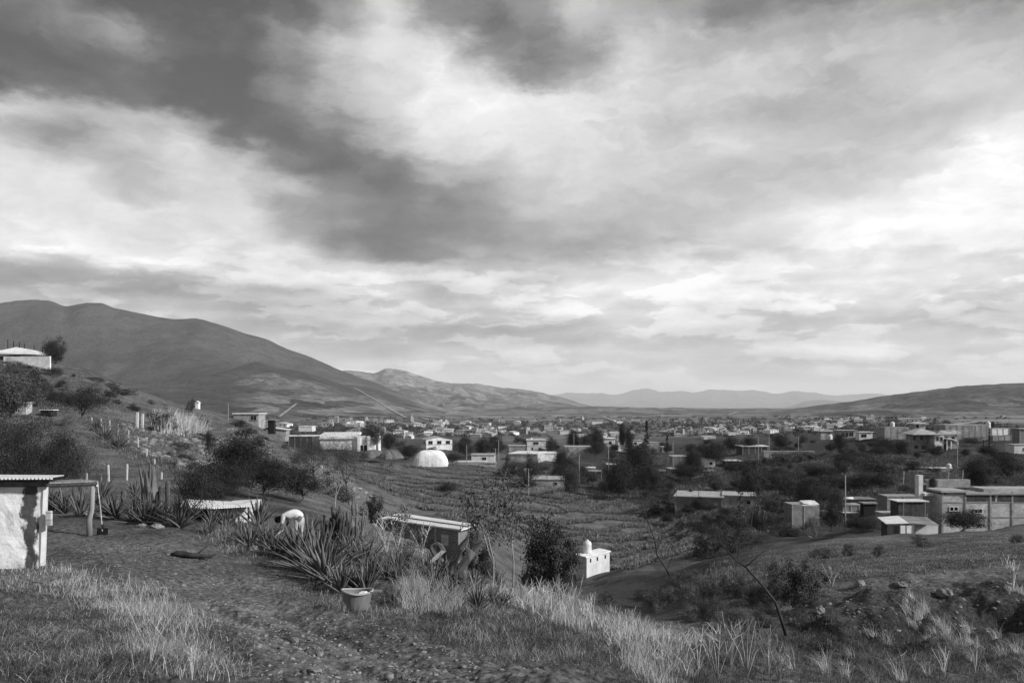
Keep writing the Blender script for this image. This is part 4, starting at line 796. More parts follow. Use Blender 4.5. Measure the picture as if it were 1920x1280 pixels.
# ---- agaves: (proto, px, base row, height px, label, tilt)
AGL = [
 (1, 96, 962, 60, 'upright agave directly right of the hut corner'), (1, 122, 963, 55, 'agave second to the right of the hut'), (2, 150, 968, 60, 'agave right behind the yard post'), (2, 186, 946, 62, 'tall agave behind the leaning shovel'),
 (0, 218, 974, 58, 'wide agave just right of the leaning shovel'), (2, 247, 978, 36, 'small agave between two wide agaves at the yard edge'), (0, 274, 982, 62, 'wide agave on the yard edge under the big bloom stalks'), (1, 308, 980, 50, 'agave left of the large pale rimmed agave'),
 (0, 338, 988, 66, 'largest agave of the row at the yard edge'), (2, 366, 972, 26, 'low agave tuft beside the row at the yard edge'), (1, 390, 1002, 32, 'young agave on the stony bank left of the path'), (2, 424, 992, 24, 'agave in front of the white coop wall'), (1, 442, 1012, 34, 'agave on the bank below the white coop'),
 (0, 466, 1026, 52, 'spiky agave left of the bending person'), (2, 484, 988, 66, 'tall narrow agave behind the spiky one near the coop'), (1, 500, 1030, 60, 'agave close to the hoe blade'), (2, 516, 1044, 58, 'upright agave right in front of the hoe'), (2, 530, 1040, 40, 'small agave between the hoe and the big leaning agave'),
 (3, 560, 1052, 78, 'broad agave below the bending person'), (3, 596, 1072, 96, 'huge many leaved agave right of the bending person'), (0, 612, 1088, 92, 'huge leaning agave at the front of the clump'), (1, 578, 1020, 66, 'agave hiding the legs of the bending person'),
 (1, 660, 1052, 66, 'agave right of the huge clump'), (1, 684, 1062, 64, 'agave under the organ cactus'), (2, 706, 1070, 42, 'small agave right of the organ cactus'), (2, 640, 1112, 70, 'agave immediately behind the tub, left half'), (2, 684, 1114, 74, 'sparse agave immediately behind the tub, right half'), (1, 660, 1108, 58, 'agave behind the rim of the tub'),
 (0, 742, 1078, 52, 'agave on the slope below the long shed'), (2, 766, 1062, 40, 'small agave near the thin leafy shrub'), (1, 800, 1088, 62, 'agave left of the broken giant agave'), (1, 812, 1100, 66, 'tall agave touching the broken giant agave'), (2, 845, 1130, 64, 'upright agave standing in the pale tuft of grass'),
 (2, 896, 1142, 58, 'short agave right of the pale tuft of grass'), (1, 884, 1110, 50, 'agave behind the broken giant agave'), (2, 738, 1132, 36, 'little agave right of the tub'), (0, 780, 1096, 46, 'agave at the foot of the slope left of the pale grass'),
 (0, 196, 826, 34, 'dark agave on the slope beside the white fence posts'), (0, 222, 842, 34, 'dark agave further down the fence line on the slope'), (3, 182, 808, 26, 'agave at the top of the fence line'), (1, 40, 1000, 40, 'agave behind the hut')]
for i, (k, px, row, hp, lb) in enumerate(AGL):
    ym = 34 if row < 850 else (17 if row < 1000 else 9)
    agave(k, px, row, hp, lb, ymin=ym, tilt=((0, -.35) if 'leaning' in lb else (random.uniform(-.06, .06), random.uniform(-.06, .06))), w=1.15 if k in (0, 3) else .95)
def thicket():
    rg = random.Random(77); made = []
    for i in range(46):
        a, b_ = rg.choice(((700, 1075), (760, 1085), (640, 1075), (820, 1100), (470, 1015), (560, 1060), (900, 1110), (400, 1000), (240, 965)))
        px, row = a + rg.gauss(0, 34), b_ + rg.gauss(0, 12)
        if a < 520: row = min(row, b_ + 6)
        made.append(agave(rg.choice((1, 2, 2)), px, row, rg.uniform(26, 52), 'small agave', 'small agaves of the thicket', ymin=15, tilt=(rg.uniform(-.25, .25), rg.uniform(-.25, .25)), w=rg.uniform(.8, 1.2)))
    return made
THICKET = thicket()
def giant():
    f = hit(858, 1108, 12, 40); f.z = P(858, 1095, f.y).z; s = f.y / F; V = []; Q = []; rg = random.Random(8)
    def strip(pts, wd, m, name, parent):       # broad blade following pts (in px right, px up)
        n = 22; P_ = []; 
        for i in range(n + 1):
            t = i / n * (len(pts) - 1); k = min(int(t), len(pts) - 2); u = t - k; p0 = Vector(pts[max(k-1,0)]); p1 = Vector(pts[k]); p2 = Vector(pts[k+1]); p3 = Vector(pts[min(k+2,len(pts)-1)])
            P_.append(.5*((2*p1)+(-p0+p2)*u+(2*p0-5*p1+4*p2-p3)*u*u+(-p0+3*p1-3*p2+p3)*u**3))
        vs = []
        for i, p in enumerate(P_):
            d = (P_[min(i+1, n)] - P_[max(i-1, 0)]).normalized(); side = d.cross(Vector((.25, 1, .2))).normalized(); nn = side.cross(d).normalized(); t = i / n; w = wd * (.62 + .38 * math.sin(min(1, t * 2.2) * math.pi / 2)) * (1 - t ** 4) + .3
            vs += [tuple((p - side * w + nn * w * .25) * s), tuple(p * s), tuple((p + side * w + nn * w * .25) * s), tuple((p - nn * 2.2) * s)]
        fs = [(i*4+a, i*4+b, i*4+4+b, i*4+4+a) for i in range(n) for a, b in ((0, 1), (1, 2), (2, 3), (3, 0))]
        mb = MB(); mb.add(vs, fs); return mb.build(name, m, parent, smooth=False)
    t = empty('giant_agave', f, 0, 'giant broken agave with broad dark leaves bent over and showing pale backs', 'agave')
    strip([(-14, 0, 20), (-8, 0, 40), (4, -4, 66), (22, -8, 92)], 8, M['agavebig'], 'leaf', t); strip([(-6, 0, 18), (8, 2, 34), (28, 4, 58), (47, 6, 82)], 8, M['agavebig'], 'leaf', t); strip([(0, 2, 0), (-14, 2, 30)], 9, M['agavebig'], 'leaf', t); strip([(4, 2, 0), (2, 2, 34)], 9, M['agavebig'], 'leaf', t)
    strip([(-20, 2, 20), (-38, 6, 44), (-50, 6, 66), (-49, 4, 74)], 5, M['agavebig'], 'leaf', t); strip([(-10, 2, 4), (-20, 2, 26), (-24, 4, 58)], 4, M['agavebig'], 'leaf', t)
    def sheet(edge_a, edge_b, m, dy0, dy1):         # folded leaf: a band between two outlines in (px, row)
        n = len(edge_a); vs = []
        for i in range(n):
            dy = dy0 + (dy1 - dy0) * i / (n - 1)
            for (a, r_), k in ((edge_a[i], 0), (edge_b[i], 3)): vs.append((((a - 858) * s), (dy + k) * s, (1095 - r_) * s))
            for (a, r_), k in ((edge_a[i], 0), (edge_b[i], 3)): vs.append((((a - 858) * s), (dy + k + 1.2) * s, (1095 - r_) * s))
        fs = []
        for i in range(n - 1): q = i * 4; fs += [(q, q + 1, q + 5, q + 4), (q + 2, q + 6, q + 7, q + 3), (q, q + 4, q + 6, q + 2), (q + 1, q + 3, q + 7, q + 5)]
        mb = MB(); mb.add(vs, fs); return mb.build('bent_leaf', M[m], t)
    sheet([(809, 1021), (814, 1017), (822, 1015), (831, 1020), (837, 1031)], [(810, 1022), (815, 1020), (821, 1020), (825, 1026), (828, 1031)], 'leafback', -4, -10); sheet([(837, 1031), (826, 1041), (809, 1054)], [(828, 1030), (818, 1038), (807, 1049)], 'leafback', -10, -14)
    sheet([(836, 1031), (837, 1046), (833, 1062)], [(831, 1034), (833, 1048), (832, 1060)], 'agavebig', -10, -6); sheet([(874, 1021), (884, 1028), (893, 1035)], [(875, 1024), (879, 1038), (881, 1050)], 'leafback', -12, -16); sheet([(868, 1036), (866, 1046)], [(864, 1042), (861, 1052)], 'leafback', -9, -10)
giant()
def organ(px, row, hp, n, spread, label, ymin, m='cactus', r=.055, name='organ_cactus', rg=None):
    f = hit(px, row, ymin, ymin * 2.5); s = f.y / F; rg = rg or random.Random(px); t = empty(name, f, 0, label, 'cactus'); mb = MB(); tr = MB(); H = hp * s
    for k in range(n):
        a = rg.random() * 6.28; q = rg.random() ** .6 * spread * s; x, y = math.cos(a) * q, math.sin(a) * q * .7; h = H * rg.uniform(.6, 1.0) * (1 - .3 * q / (spread * s + .01)); z0 = h * .22 * (q / (spread * s + .01))
        pts = [(x * .12, y * .12, -.1), (x * .35, y * .35, .16 * H), (x * .8, y * .8, h * .42), (x * 1.0 + rg.uniform(-.03, .03), y, h * .8), (x * 1.06 + rg.uniform(-.04, .04), y, h * .96), (x * 1.06, y, h)] if n > 4 else [(x, y, -.2), (x, y, .1 * H), (x, y, h * .5), (x, y, h * .8), (x, y, h * .95), (x, y, h)]
        rr = r * rg.uniform(.8, 1.2); b = len(mb.v); mb.tube(pts, [rr * .7, rr * .85, rr, rr * 1.05, rr * .9, rr * .3], 7)
    mb.build('stems', M[m], t); tr.tube([(0, 0, -.3), (0, 0, H * .12)], r * 1.6, 8); tr.build('trunk', M['bark'], t); return t
organ(630, 1042, 104, 44, 30, 'dense dark clump of organ cactus between person and long shed', 22, r=.034)
organ(662, 1036, 112, 26, 30, 'paler spreading organ cactus right of the dark clump', 24, 'cactusl', .028)
organ(152, 962, 88, 2, 6, 'pair of columnar cacti behind the yard post', 22, r=.075); organ(138, 958, 64, 1, 2, 'short single columnar cactus right of the hut', 22, r=.07)
organ(232, 960, 72, 1, 2, 'dark columnar cactus left of the tall ribbed leaves', 23, r=.09); organ(300, 965, 80, 3, 9, 'three columnar cacti right of the tall ribbed leaves', 23, r=.085); organ(314, 960, 105, 1, 2, 'tallest single columnar cactus by the shade tree', 24, r=.085)
organ(492, 985, 52, 1, 2, 'single columnar cactus right of the white coop', 24, r=.085); organ(438, 982, 22, 1, 1, 'stubby cactus before the white coop', 24, r=.07); organ(768, 1080, 42, 1, 1, 'small columnar cactus beside the thin leafy shrub', 20, r=.06)
organ(1422, 990, 44, 9, 16, 'organ cactus growing in the ravine below the brick house', 90, r=.2)
def ribbed():       # tall upright leaves above the agave row
    f = hit(278, 962, 23, 40); s = f.y / F; V = []; Q = []; rg = random.Random(3)
    for i in range(9): cross_leaf(V, Q, rg.uniform(74, 96) * s, 7.5 * s, R(rg.uniform(74, 93)), rg.uniform(0, 6.28), .05, 8, base=(rg.uniform(-12, 16) * s, rg.uniform(-4, 4) * s, 0))
    for i in range(6): cross_leaf(V, Q, 60 * s, 4 * s, R(60), i * 1.05, .4, 8)
    o = npmesh('tall_agave', V, Q, M['agave']); o.location = f; tag(o, 'tallest agave with wide ribbed upright leaves above the yard row', 'agave')
ribbed()
# ---- stones, driftwood and pads in the yard
def rock(px, row, w, hgt, label, ymin=8, m='rock', seed=0, cat='rock', d=None):
    f = hit(px, row, ymin, 200); s = f.y / F; mb = MB(); n = 14; rs = random.Random(seed + px); vs = []
    for i in range(9):
        ph = math.pi * i / 8
        for k in range(n): th = 2 * math.pi * k / n; q = 1 + rs.uniform(-.16, .16); vs.append((math.cos(th) * math.sin(ph) * w * .5 * s * q, math.sin(th) * math.sin(ph) * (d or w * .8) * .5 * s * q, math.cos(ph) * hgt * .5 * s * q))
    mb.add(vs, [(i * n + k, (i + 1) * n + k, (i + 1) * n + (k + 1) % n, i * n + (k + 1) % n) for i in range(8) for k in range(n)]); o = mb.build('rock', M[m], smooth=False); o.location = f + Vector((0, 0, hgt * s * .28)); o.rotation_euler = (rs.uniform(-.2, .2), rs.uniform(-.2, .2), rs.uniform(0, 3)); return tag(o, label, cat, 'loose rocks around the slope')
for px, row, w, h, lb in ((165, 967, 32, 12, 'smooth pale boulder behind the yard post'), (296, 990, 24, 11, 'pale stone at the yard edge under the largest agave'), (265, 988, 20, 8, 'flat pale stone at the yard edge'), (475, 1032, 22, 12, 'rounded stone under the spiky agave'), (552, 1205, 18, 12, 'angular stone lying in the path'), (600, 1230, 16, 9, 'dark stone low on the path'),
                          (590, 1262, 34, 14, 'large flat stone at the bottom of the path'), (1770, 1120, 30, 20, 'slanted boulder sticking out of the cut bank'), (1538, 1152, 24, 16, 'pale boulder at the foot of the cut bank'), (1690, 1098, 26, 10, 'rock edge along the rim of the bank'), (700, 988, 12, 10, 'boulder beside the dirt track'), (1612, 1100, 22, 14, 'dark rock on the rim of the bank near the bush')):
    rock(px, row, w, h, lb, ymin=60 if row == 988 and px == 700 else 8)
f = hit(360, 1050, 12, 30); o = MB().tube([(-.55, 0, .08), (-.35, .02, .12), (0, 0, .07), (.5, -.02, .05), (.62, .05, .1)], [.05, .09, .07, .05, .02], 7).tube([(.1, 0, .08), (.35, .2, .3)], [.03, .01], 5).build('driftwood_log', M['barkd'], smooth=True); o.location = f; tag(o, 'charred log lying on the bare yard', 'log')
# ---- fence posts on the left slope
fp = [(172, 797, 783, 66), (190, 803, 785, 64), (206, 808, 788, 62), (222, 817, 795, 60), (241, 824, 807, 58), (259, 840, 820, 56), (275, 858, 842, 54), (290, 870, 861, 52), (204, 903, 872, 44), (238, 900, 871, 45), (162, 905, 888, 43), (303, 898, 886, 46), (257, 802, 773, 92), (267, 803, 776, 92)]
for i, (px, b, tp, Y) in enumerate(fp):
    g = hit(px, b, 40 if i < 12 else 70, 130); Y = g.y; r = .042 if i < 12 else .13; h = (b - tp) / F * Y; g2 = P(px, b, Y); z = min(g.z, g2.z); mb = MB(); mb.box(0, 0, (h + g2.z - z - .3) / 2, r * 1.7, r * 1.7, h + g2.z - z + .3); mb.add([(-r*.85, -r*.85, h+g2.z-z), (r*.85, -r*.85, h+g2.z-z), (r*.85, r*.85, h+g2.z-z), (-r*.85, r*.85, h+g2.z-z), (0, 0, h+g2.z-z+.05)], [(0,1,4),(1,2,4),(2,3,4),(3,0,4)])
    o = mb.build('fence_post', M['postw']); o.location = (g.x, Y, z); o.rotation_euler = (0, random.uniform(-.05, .05), 0)
    names = ['topmost', 'second', 'third', 'fourth', 'fifth', 'sixth', 'seventh', 'eighth']
    lb = (names[i] + ' white post counting down the slope fence line') if i < 8 else ['leaning white post left of the dark cacti', 'white post directly above the dark cacti', 'short white post above the hut roof', 'white post by the shade tree', 'left one of two tall white gate posts', 'right one of two tall white gate posts'][i - 8]
    tag(o, lb, 'post', 'white posts of the slope fence')
# ================================================================== small buildings of the near slope
def coop():
    t = empty('plank_coop', hit(404, 977, 26, 45), 0, 'low plank coop with a flat pale sheet roof beside the shade tree', 'shed'); Y = t.location.y
    def l(v): return v - t.location
    mb = MB(); a, b = P(412, 975, Y), P(458, 977, Y + .5); mb.slab([tuple(l(Vector((a.x, a.y, P(0, 947, Y).z)))), tuple(l(Vector((b.x, b.y, P(0, 947, Y).z)))), tuple(l(Vector((b.x + .2, b.y + 1.6, P(0, 947, Y).z)))), tuple(l(Vector((a.x, a.y + 1.6, P(0, 947, Y).z))))], 1.2); mb.build('plank_wall', M['woodl'], t)
    mb = MB(); pts = [P(338, 950, Y - .8), P(400, 951, Y - .9), P(476, 947, Y + .1), P(440, 940, Y + 2.6), P(345, 935, Y + 3.2)]; mb.slab([tuple(l(p)) for p in pts], .05); mb.build('roof_sheet', M['sheet'], t)
    for k, px in enumerate((346, 411, 466)):
        mb = MB(); p = l(P(px, 949, Y + (-.6, -.2, .2)[k])); mb.tube([(p.x, p.y, p.z - 1.3), tuple(p)], .04, 6); mb.build('corner_post', M['bark'], t)
coop()
def longshed():
    t = empty('long_shed', G(800, 58), 0, 'long low shed with a bright white sheet roof and shuttered openings on the slope', 'shed')
    A, B, C_, D = P(711, 971, 55.5), P(864, 992, 50.8), P(897, 983, 54.0), P(750, 961, 59.5)
    def l(v): return v - t.location
    def at(p, row=None): return Vector((p.x, p.y, p.z))
    ins = .93; cen = (A + B + C_ + D) / 4; Q = [cen + (p - cen) * ins for p in (A, B, C_, D)]; mb = MB()
    top = [(l(q).x, l(q).y, l(q).z - .12) for q in Q]; mb.slab(top, 3.4); mb.build('wall', M['brick'], t)
    mb = MB(); mb.slab([tuple(l(p)) for p in (A, B, C_, D)], .10); mb.build('roof', M['sheet'], t)
    m1, m2 = A.lerp(D, .45), B.lerp(C_, .45); mb = MB(); mb.tube([l(m1) + Vector((0, 0, .03)), l(m2) + Vector((0, 0, .03))], .06, 5); mb.build('roof_ridge', M['darksheet'], t)
    d = (Q[1] - Q[0]); d.z = 0; ln = d.length; d.normalize(); n = Vector((d.y, -d.x, 0)); ang = math.atan2(d.y, d.x)
    for u in (.14, .43, .60, .84):
        c = Q[0].lerp(Q[1], u) + n * .03 - Vector((0, 0, .12)); mb = MB(); w = .62 if u != .60 else .2; mb.box(*(l(c) - Vector((0, 0, .72))), w, .06, .72, ang); mb.build('shutter', M['woodl'] if u > .3 else M['post'], t)
    for u in (0.0, .28, .52, .72, 1.0):
        c = Q[0].lerp(Q[1], u) + n * .02 - Vector((0, 0, 1.5)); mb = MB(); mb.box(*l(c), .14, .08, 2.7, ang); mb.build('column', M['grey'], t)
longshed()
def pump():
    Y = 93.0; t = empty('pump_house', P(1115, 1085, Y), 0, 'small white flat roofed block with three vents and a tank on top', 'shed')
    def l(v): return v - t.location
    # plan corners: front corner nearest the camera, right end, back, left end
    f0 = P(1100, 1086, Y - 2.0); r0 = P(1143, 1078, Y + 1.5); l0 = P(1080, 1078, Y - .4); b0 = r0 + (l0 - f0); top = P(0, 1042, Y - 1).z
    q = [Vector((p.x, p.y, top)) for p in (f0, r0, b0, l0)]; mb = MB(); mb.slab([tuple(l(p)) for p in q], 4.2); mb.build('wall', M['cream'], t)
    c = sum(q, Vector()) / 4; mb = MB(); mb.slab([tuple(l(c + (p - c) * 1.09 + Vector((0, 0, .14)))) for p in q], .13); mb.build('roof', M['white'], t)
    d = q[1] - q[0]; n = Vector((d.y, -d.x, 0)).normalized(); ang = math.atan2(d.y, d.x)
    for u in (.16, .45, .80): mb = MB(); p = q[0].lerp(q[1], u) + n * .02; mb.box(l(p).x, l(p).y, l(p).z - .42, .22, .07, .42, ang); mb.build('vent', M['dark'], t)
    mb = MB(); p = q[0].lerp(q[1], .5) + n * .03; mb.box(l(p).x, l(p).y, l(p).z - 3.3, d.length, .1, 1.2, ang); mb.build('plinth', M['concrete'], t)
    w = water_tank(P(1101, 1036, Y + .2), .50, 1.45, 'white water tank on the roof of the small white block'); w.location.z = top + .15
pump()
# ================================================================== left hill
W2 = [('f', .2, .55, .9, 1.0), ('f', .7, .55, .9, 1.0)]
def hillhouse():
    h = house('hilltop_house', 'white hilltop house with a wide sheet roof and bare rods above', 18, 80, 664, 676, 152, depth=8, wall='cream', roof='none', wins=[('f', .3, .5, 1.2, .7, 'dark'), ('f', .7, .5, 1.6, .8, 'dark')])
    mb = MB(); z = (676 - 664) / F * 152; mb.add([(-5.0, -5, z), (4.8, -5, z - .2), (4.8, 4, z - .1), (-5, 4, z + .4), (-2, 0, z + 1.6), (1.5, 0, z + 1.0)], [(0, 1, 5, 4), (1, 2, 5), (2, 3, 4, 5), (3, 0, 4), (3, 2, 1, 0)]); mb.build('roof', M['sheet'], h)
    for k, x in enumerate((-5.6, -4.4, -3.2, -2.2, -.2, 1.5, 3.2, 4.4)): mb = MB(); mb.tube([(x, 3, 0), (x, 3, 4.6 - .3 * k)], .10, 4); mb.build('rod', M['black'], h)
    w = house('boundary_wall', 'white boundary wall at the hilltop below the house', 2, 98, 668, 683, 146, depth=.3, wall='white', roof='none', cat='wall', yaw=-8)
hillhouse()
house('white_shack', 'little pale board shack with a dark eave under the left tree', 28, 58, 756, 777, 76, depth=2.2, wall='woodl', roof='darksheet', over=.15, cat='shack')
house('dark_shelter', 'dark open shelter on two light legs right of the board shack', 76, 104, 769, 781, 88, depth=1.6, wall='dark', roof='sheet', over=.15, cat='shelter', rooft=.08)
house('white_cabin', 'tiny white cabin on the ridge at the top of the dirt track', 365, 375, 755, 763, 163, depth=1, wall='white', roof='sheet', over=.1, cat='cabin', gable=.3)
pole(428, 756, 158, 'short lamp pole on the ridge beside the dirt track', arm=False, r=.07)
house('ridge_house', 'low pale house partly hidden at the end of the ridge', 438, 498, 776, 790, 172, depth=5, wall='grey', roof='sheet', wins=[('f', .8, .5, 1.2, .9, 'dark')])
house('dark_hut', 'dark hut just below the ridge house', 502, 517, 788, 800, 172, depth=2, wall='dark', roof='darksheet', cat='hut')
h = house('lean_to', 'slanting white sheet roof below the ridge house', 498, 543, 803, 812, 168, depth=3, wall='grey', roof='sheet', cat='lean-to', rooft=.1, over=.3); h.rotation_euler.y = R(8)
house('white_roofed_shed', 'flat white roof standing alone in the field above the warehouse', 560, 592, 799, 803, 330, depth=14, wall='cream', roof='sheet', cat='shed')
# warehouse
def warehouse():
    Y = 250; h = house('white_warehouse', 'large white windowless warehouse with a shallow roof and two chimneys', 600, 716, 820, 845, Y, depth=13, wall='white', roof='none', cat='warehouse')
    w = 116 / F * Y; d = 13; z = 25 / F * Y; mb = MB(); a = w / 2 + .5; x1 = -w / 2 + w * .62
    mb.add([(-a - 1, -d / 2 - .5, z - .1), (x1, -d / 2 - .5, z + .05), (x1, d / 2 + .5, z + 1.1), (-a - 1, d / 2 + .5, z + 1.0), (-a - 1, -d / 2 - .5, z + .2), (-3.5, -d / 2 - .5, z + .75), (x1, -d / 2 - .5, z + .3), (x1, d / 2 + .5, z + 1.9), (-a - 1, d / 2 + .5, z + 1.8)], [(4, 5, 6, 7, 8), (0, 4, 8, 3), (1, 2, 7, 6), (0, 1, 6, 5, 4), (3, 8, 7, 2), (0, 3, 2, 1)]); mb.build('roof', M['sheet'], h)
    for x, hh in ((w * .21, 1.6), (w * .39, 1.0)):
        mb = MB(); mb.box(x, -d / 2 - .45, (z + hh) / 2 - .5, .85, .8, z + hh + 1); o = mb.build('chimney', M['white'], h)
    for x in (w * .255, w * .325):
        mb = MB(); n = 10; r = .55; pl_ = [(x - r, 0)] + [(x + r * math.cos(math.pi * (1 - k / n)), 1.5 + r * math.sin(math.pi * k / n)) for k in range(n + 1)] + [(x + r, 0)]; mb.prism(pl_, -d / 2 - .03, -d / 2 - .005); mb.build('arched_opening', M['dark'], h)
    mb = MB(); mb.box(w * .32, -d / 2 - .012, z * .8, .5, .02, .3); mb.build('vent', M['dark'], h)
warehouse()
house('open_annex', 'open sided annex with a pale roof left of the white warehouse', 530, 600, 818, 842, 262, depth=9, wall='wood', roof='sheet', cat='annex', cols=6)
def heap(px, row, w, h, Y, label):
    f = G(px, Y); f.z = (HZ - row) / F * Y; s = Y / F; n = 40; vs = []; rs = random.Random(px)
    for j in range(7):
        q = 1 - j / 6
        for k in range(n): a = 2 * math.pi * k / n; r = q * (1 + .22 * math.sin(3 * a + px) + .1 * math.sin(7 * a) + rs.uniform(-.09, .09)); vs.append((math.cos(a) * r * w / 2 * s, math.sin(a) * r * w / 2 * s, h * .55 * s * (1 - q ** 2.0) * (1 + .25 * math.sin(2 * a + px) * q + rs.uniform(-.08, .08)) - (.8 if j == 0 else 0)))
    mb = MB(); mb.add(vs, [(j * n + k, j * n + (k + 1) % n, (j + 1) * n + (k + 1) % n, (j + 1) * n + k) for j in range(6) for k in range(n)]); o = mb.build('soil_heap', M['soilm'], smooth=True); o.location = f; tag(o, label, 'heap', 'soil heaps before the warehouse')
heap(698, 852, 44, 16, 236, 'earth heap against the front of the white warehouse'); heap(730, 854, 40, 18, 232, 'earth heap right of the warehouse corner')
def dome():
    Y = 216; f = P(808, 870, Y); s = Y / F; t = empty('tarp_dome', f, 0, 'large white tarpaulin stretched over a rounded heap at the field edge', 'tarpaulin'); n = 36; m = 14; vs = []; rs = random.Random(5)
    for j in range(m + 1):
        v = j / m
        for i in range(n + 1):
            u = i / n * 2 - 1; hh = 27 * (1 - abs(u) ** 3.4) ** .55; a = v * math.pi; fold = .10 * math.sin(u * 9 + v * 4 + 2 * math.sin(u * 5)) * .8 * math.sin(a * .5 + .2) + rs.uniform(-.04, .04)
            vs.append((u * 32.5 * s, -math.cos(a) * 16 * s * (1 - .3 * abs(u) ** 3) + fold, max(-.6, math.sin(a) ** .55 * hh * s * (1 - .1 * (u > .8)) + fold * .6 - (.5 if j in (0, m) else 0))))
    mb = MB(); mb.add(vs, [(j * (n + 1) + i, j * (n + 1) + i + 1, (j + 1) * (n + 1) + i + 1, (j + 1) * (n + 1) + i) for j in range(m) for i in range(n)]); mb.build('cover', M['tarp'], t, smooth=True)
    mb = MB(); mb.tube([(-22 * s, -15.5 * s, 0), (-21 * s, -14 * s, 20 * s), (-20 * s, 0, 26 * s)], .05, 5); mb.build('rope', M['bark'], t)
dome()
# ================================================================== town in the middle distance
WN = lambda n, v=.55, w=1.0, h=.9, f='f': [(f, (k + .5) / n, v, w, h) for k in range(n)]
house('roof_wall', 'long low wall with a white coping right of the tarpaulin', 842, 912, 866, 871, 222, depth=3, wall='grey', roof='sheet', over=.1, rooft=.3, cat='wall')
house('gabled_house', 'two storey pale house with a white gable beyond the tarpaulin', 792, 842, 824, 842, 350, depth=9, wall='white', roof='tile', gable=1.1, floors=2, wins=WN(3, .72, 1.6, 1.2) + [('l', .3, .7, 1.5, 1.1), ('l', .7, .7, 1.5, 1.1)], yaw=18)
house('flat_house', 'flat roofed plain house with one dark window left of the dirt street', 884, 929, 853, 868, 243, depth=7, wall='cream', roof='slab', wins=[('f', .55, .55, 1.2, .9)])
house('small_block', 'small pale block below the flat house beside the street', 908, 930, 868, 876, 236, depth=3, wall='grey', roof='slab')
house('grey_block_house', 'grey block house with a pale rim left of the two storey house', 954, 985, 836, 850, 300, depth=7, wall='block', roof='slab', wins=[('f', .5, .3, .8, .6)])
h = house('two_storey_house', 'square two storey house with a twin window in the centre of town', 987, 1023, 826, 847, 290, depth=8, wall='cream', roof='slab', floors=2, parapet=.4, wins=[('f', .42, .78, 1.1, 1.0), ('f', .55, .78, 1.1, 1.0), ('f', .7, .28, 1.0, .9), ('f', .3, .28, .6, .9)])
water_tank(on_roof(h, -2, 1, 4.3), .6, 1.4, 'tank on the square two storey house')
house('street_corner_house', 'long low house with a white roof at the corner above the street', 962, 1018, 851, 866, 208, depth=14, wall='blockw', roof='sheet', yaw=-14, over=.2, wins=[('l', .3, .5, .8, .7, 'dark')])
house('white_roof_house', 'low house with a bright white roof behind the street corner', 1016, 1044, 850, 863, 214, depth=9, wall='white', roof='sheet', over=.15)
house('retaining_wall', 'tall grey retaining wall running down beside the dirt street', 950, 990, 868, 892, 196, depth=.6, wall='block', roof='none', yaw=-40, cat='wall')
house('ochre_hall', 'plain windowless hall with weathered walls among the trees', 1056, 1109, 838, 858, 262, depth=9, wall='grey', roof='slab', over=.1, cols=3)
house('long_white_house', 'long white two storey house with three square windows', 1154, 1204, 826, 846, 300, depth=8, wall='white', roof='slab', floors=2, wins=[('f', .15, .76, 1.1, .8), ('f', .42, .76, 1.1, .8), ('f', .72, .76, 1.1, .8), ('f', .45, .22, .9, .8)])
house('porch_house', 'house with a slanted porch roof left of the long white house', 1128, 1153, 822, 838, 296, depth=8, wall='cream', roof='sheet', over=.5, wins=[('f', .6, .5, 1.2, 1.6, 'dark')])
house('upper_room', 'small grey rooftop room behind the long white house', 1155, 1169, 816, 826, 312, depth=4, wall='grey', roof='slab')
house('concrete_block_house', 'unfinished concrete house right of the long white house', 1203, 1236, 829, 848, 288, depth=8, wall='block', roof='none', cols=4, wins=[('f', .2, .6, .8, .7, 'dark')])
house('terrace_house', 'low concrete terrace right of the unfinished house', 1236, 1262, 838, 848, 286, depth=8, wall='grey', roof='slab')
h = house('flat_yard_house', 'flat roofed house with rods standing up beside the ravine edge', 990, 1058, 899, 911, 172, depth=10, wall='block', roof='slab', bars=5, wins=[('f', .75, .4, .7, .6, 'dark')])
house('tin_shack', 'tin shack with a tilted pale roof between trees', 1102, 1128, 884, 894, 182, depth=5, wall='wood', roof='darksheet', cat='shack', cols=3)
house('little_white_shack', 'little white roofed shack at the edge of the big tree', 1137, 1154, 871, 878, 190, depth=4, wall='wood', roof='sheet', cat='shack')
house('thin_roof_shack', 'narrow roof patch left of the tin shack', 1098, 1116, 877, 882, 200, depth=3, wall='grey', roof='sheet', cat='shack')
house('brick_annex', 'dark brick building left of the round tree', 1253, 1290, 856, 874, 232, depth=7, wall='brick', roof='slab', cols=3, over=.1)
house('white_cottage', 'white cottage with one square window right of the round tree', 1314, 1341, 861, 876, 236, depth=5, wall='white', roof='slab', over=.4, wins=[('f', .62, .5, .9, .8)])
h = house('carport', 'dark carport under a flat bright white roof', 1354, 1388, 864, 874, 242, depth=6, wall='wood', roof='sheet', over=.5, cat='carport', rooft=.15, cols=3)
h = house('slab_house', 'broad concrete house with a flat slab below the carport', 1268, 1334, 883, 896, 194, depth=12, wall='grey', roof='slab', over=.5, wins=[('f', .75, .5, .9, .8, 'dark')], yaw=8)
house('sheet_lean_to', 'bright white sheet roof leaning on the slab house', 1256, 1290, 887, 893, 190, depth=5, wall='wood', roof='sheet', over=.4, cat='lean-to', lean=.5)
house('patched_lean_to', 'patched pale roof at the left end of the slab house', 1230, 1255, 883, 889, 192, depth=5, wall='wood', roof='sheet', over=.3, cat='lean-to')
h = house('long_brick_house', 'long brick house with white corner columns and iron rods on its slab roof', 1280, 1366, 932, 957, 138, depth=10, wall='brick', roof='slab', over=.35, cols=4, bars=5, yaw=-16, wins=[('r', .3, .5, .5, .6), ('r', .7, .5, .6, .7)])
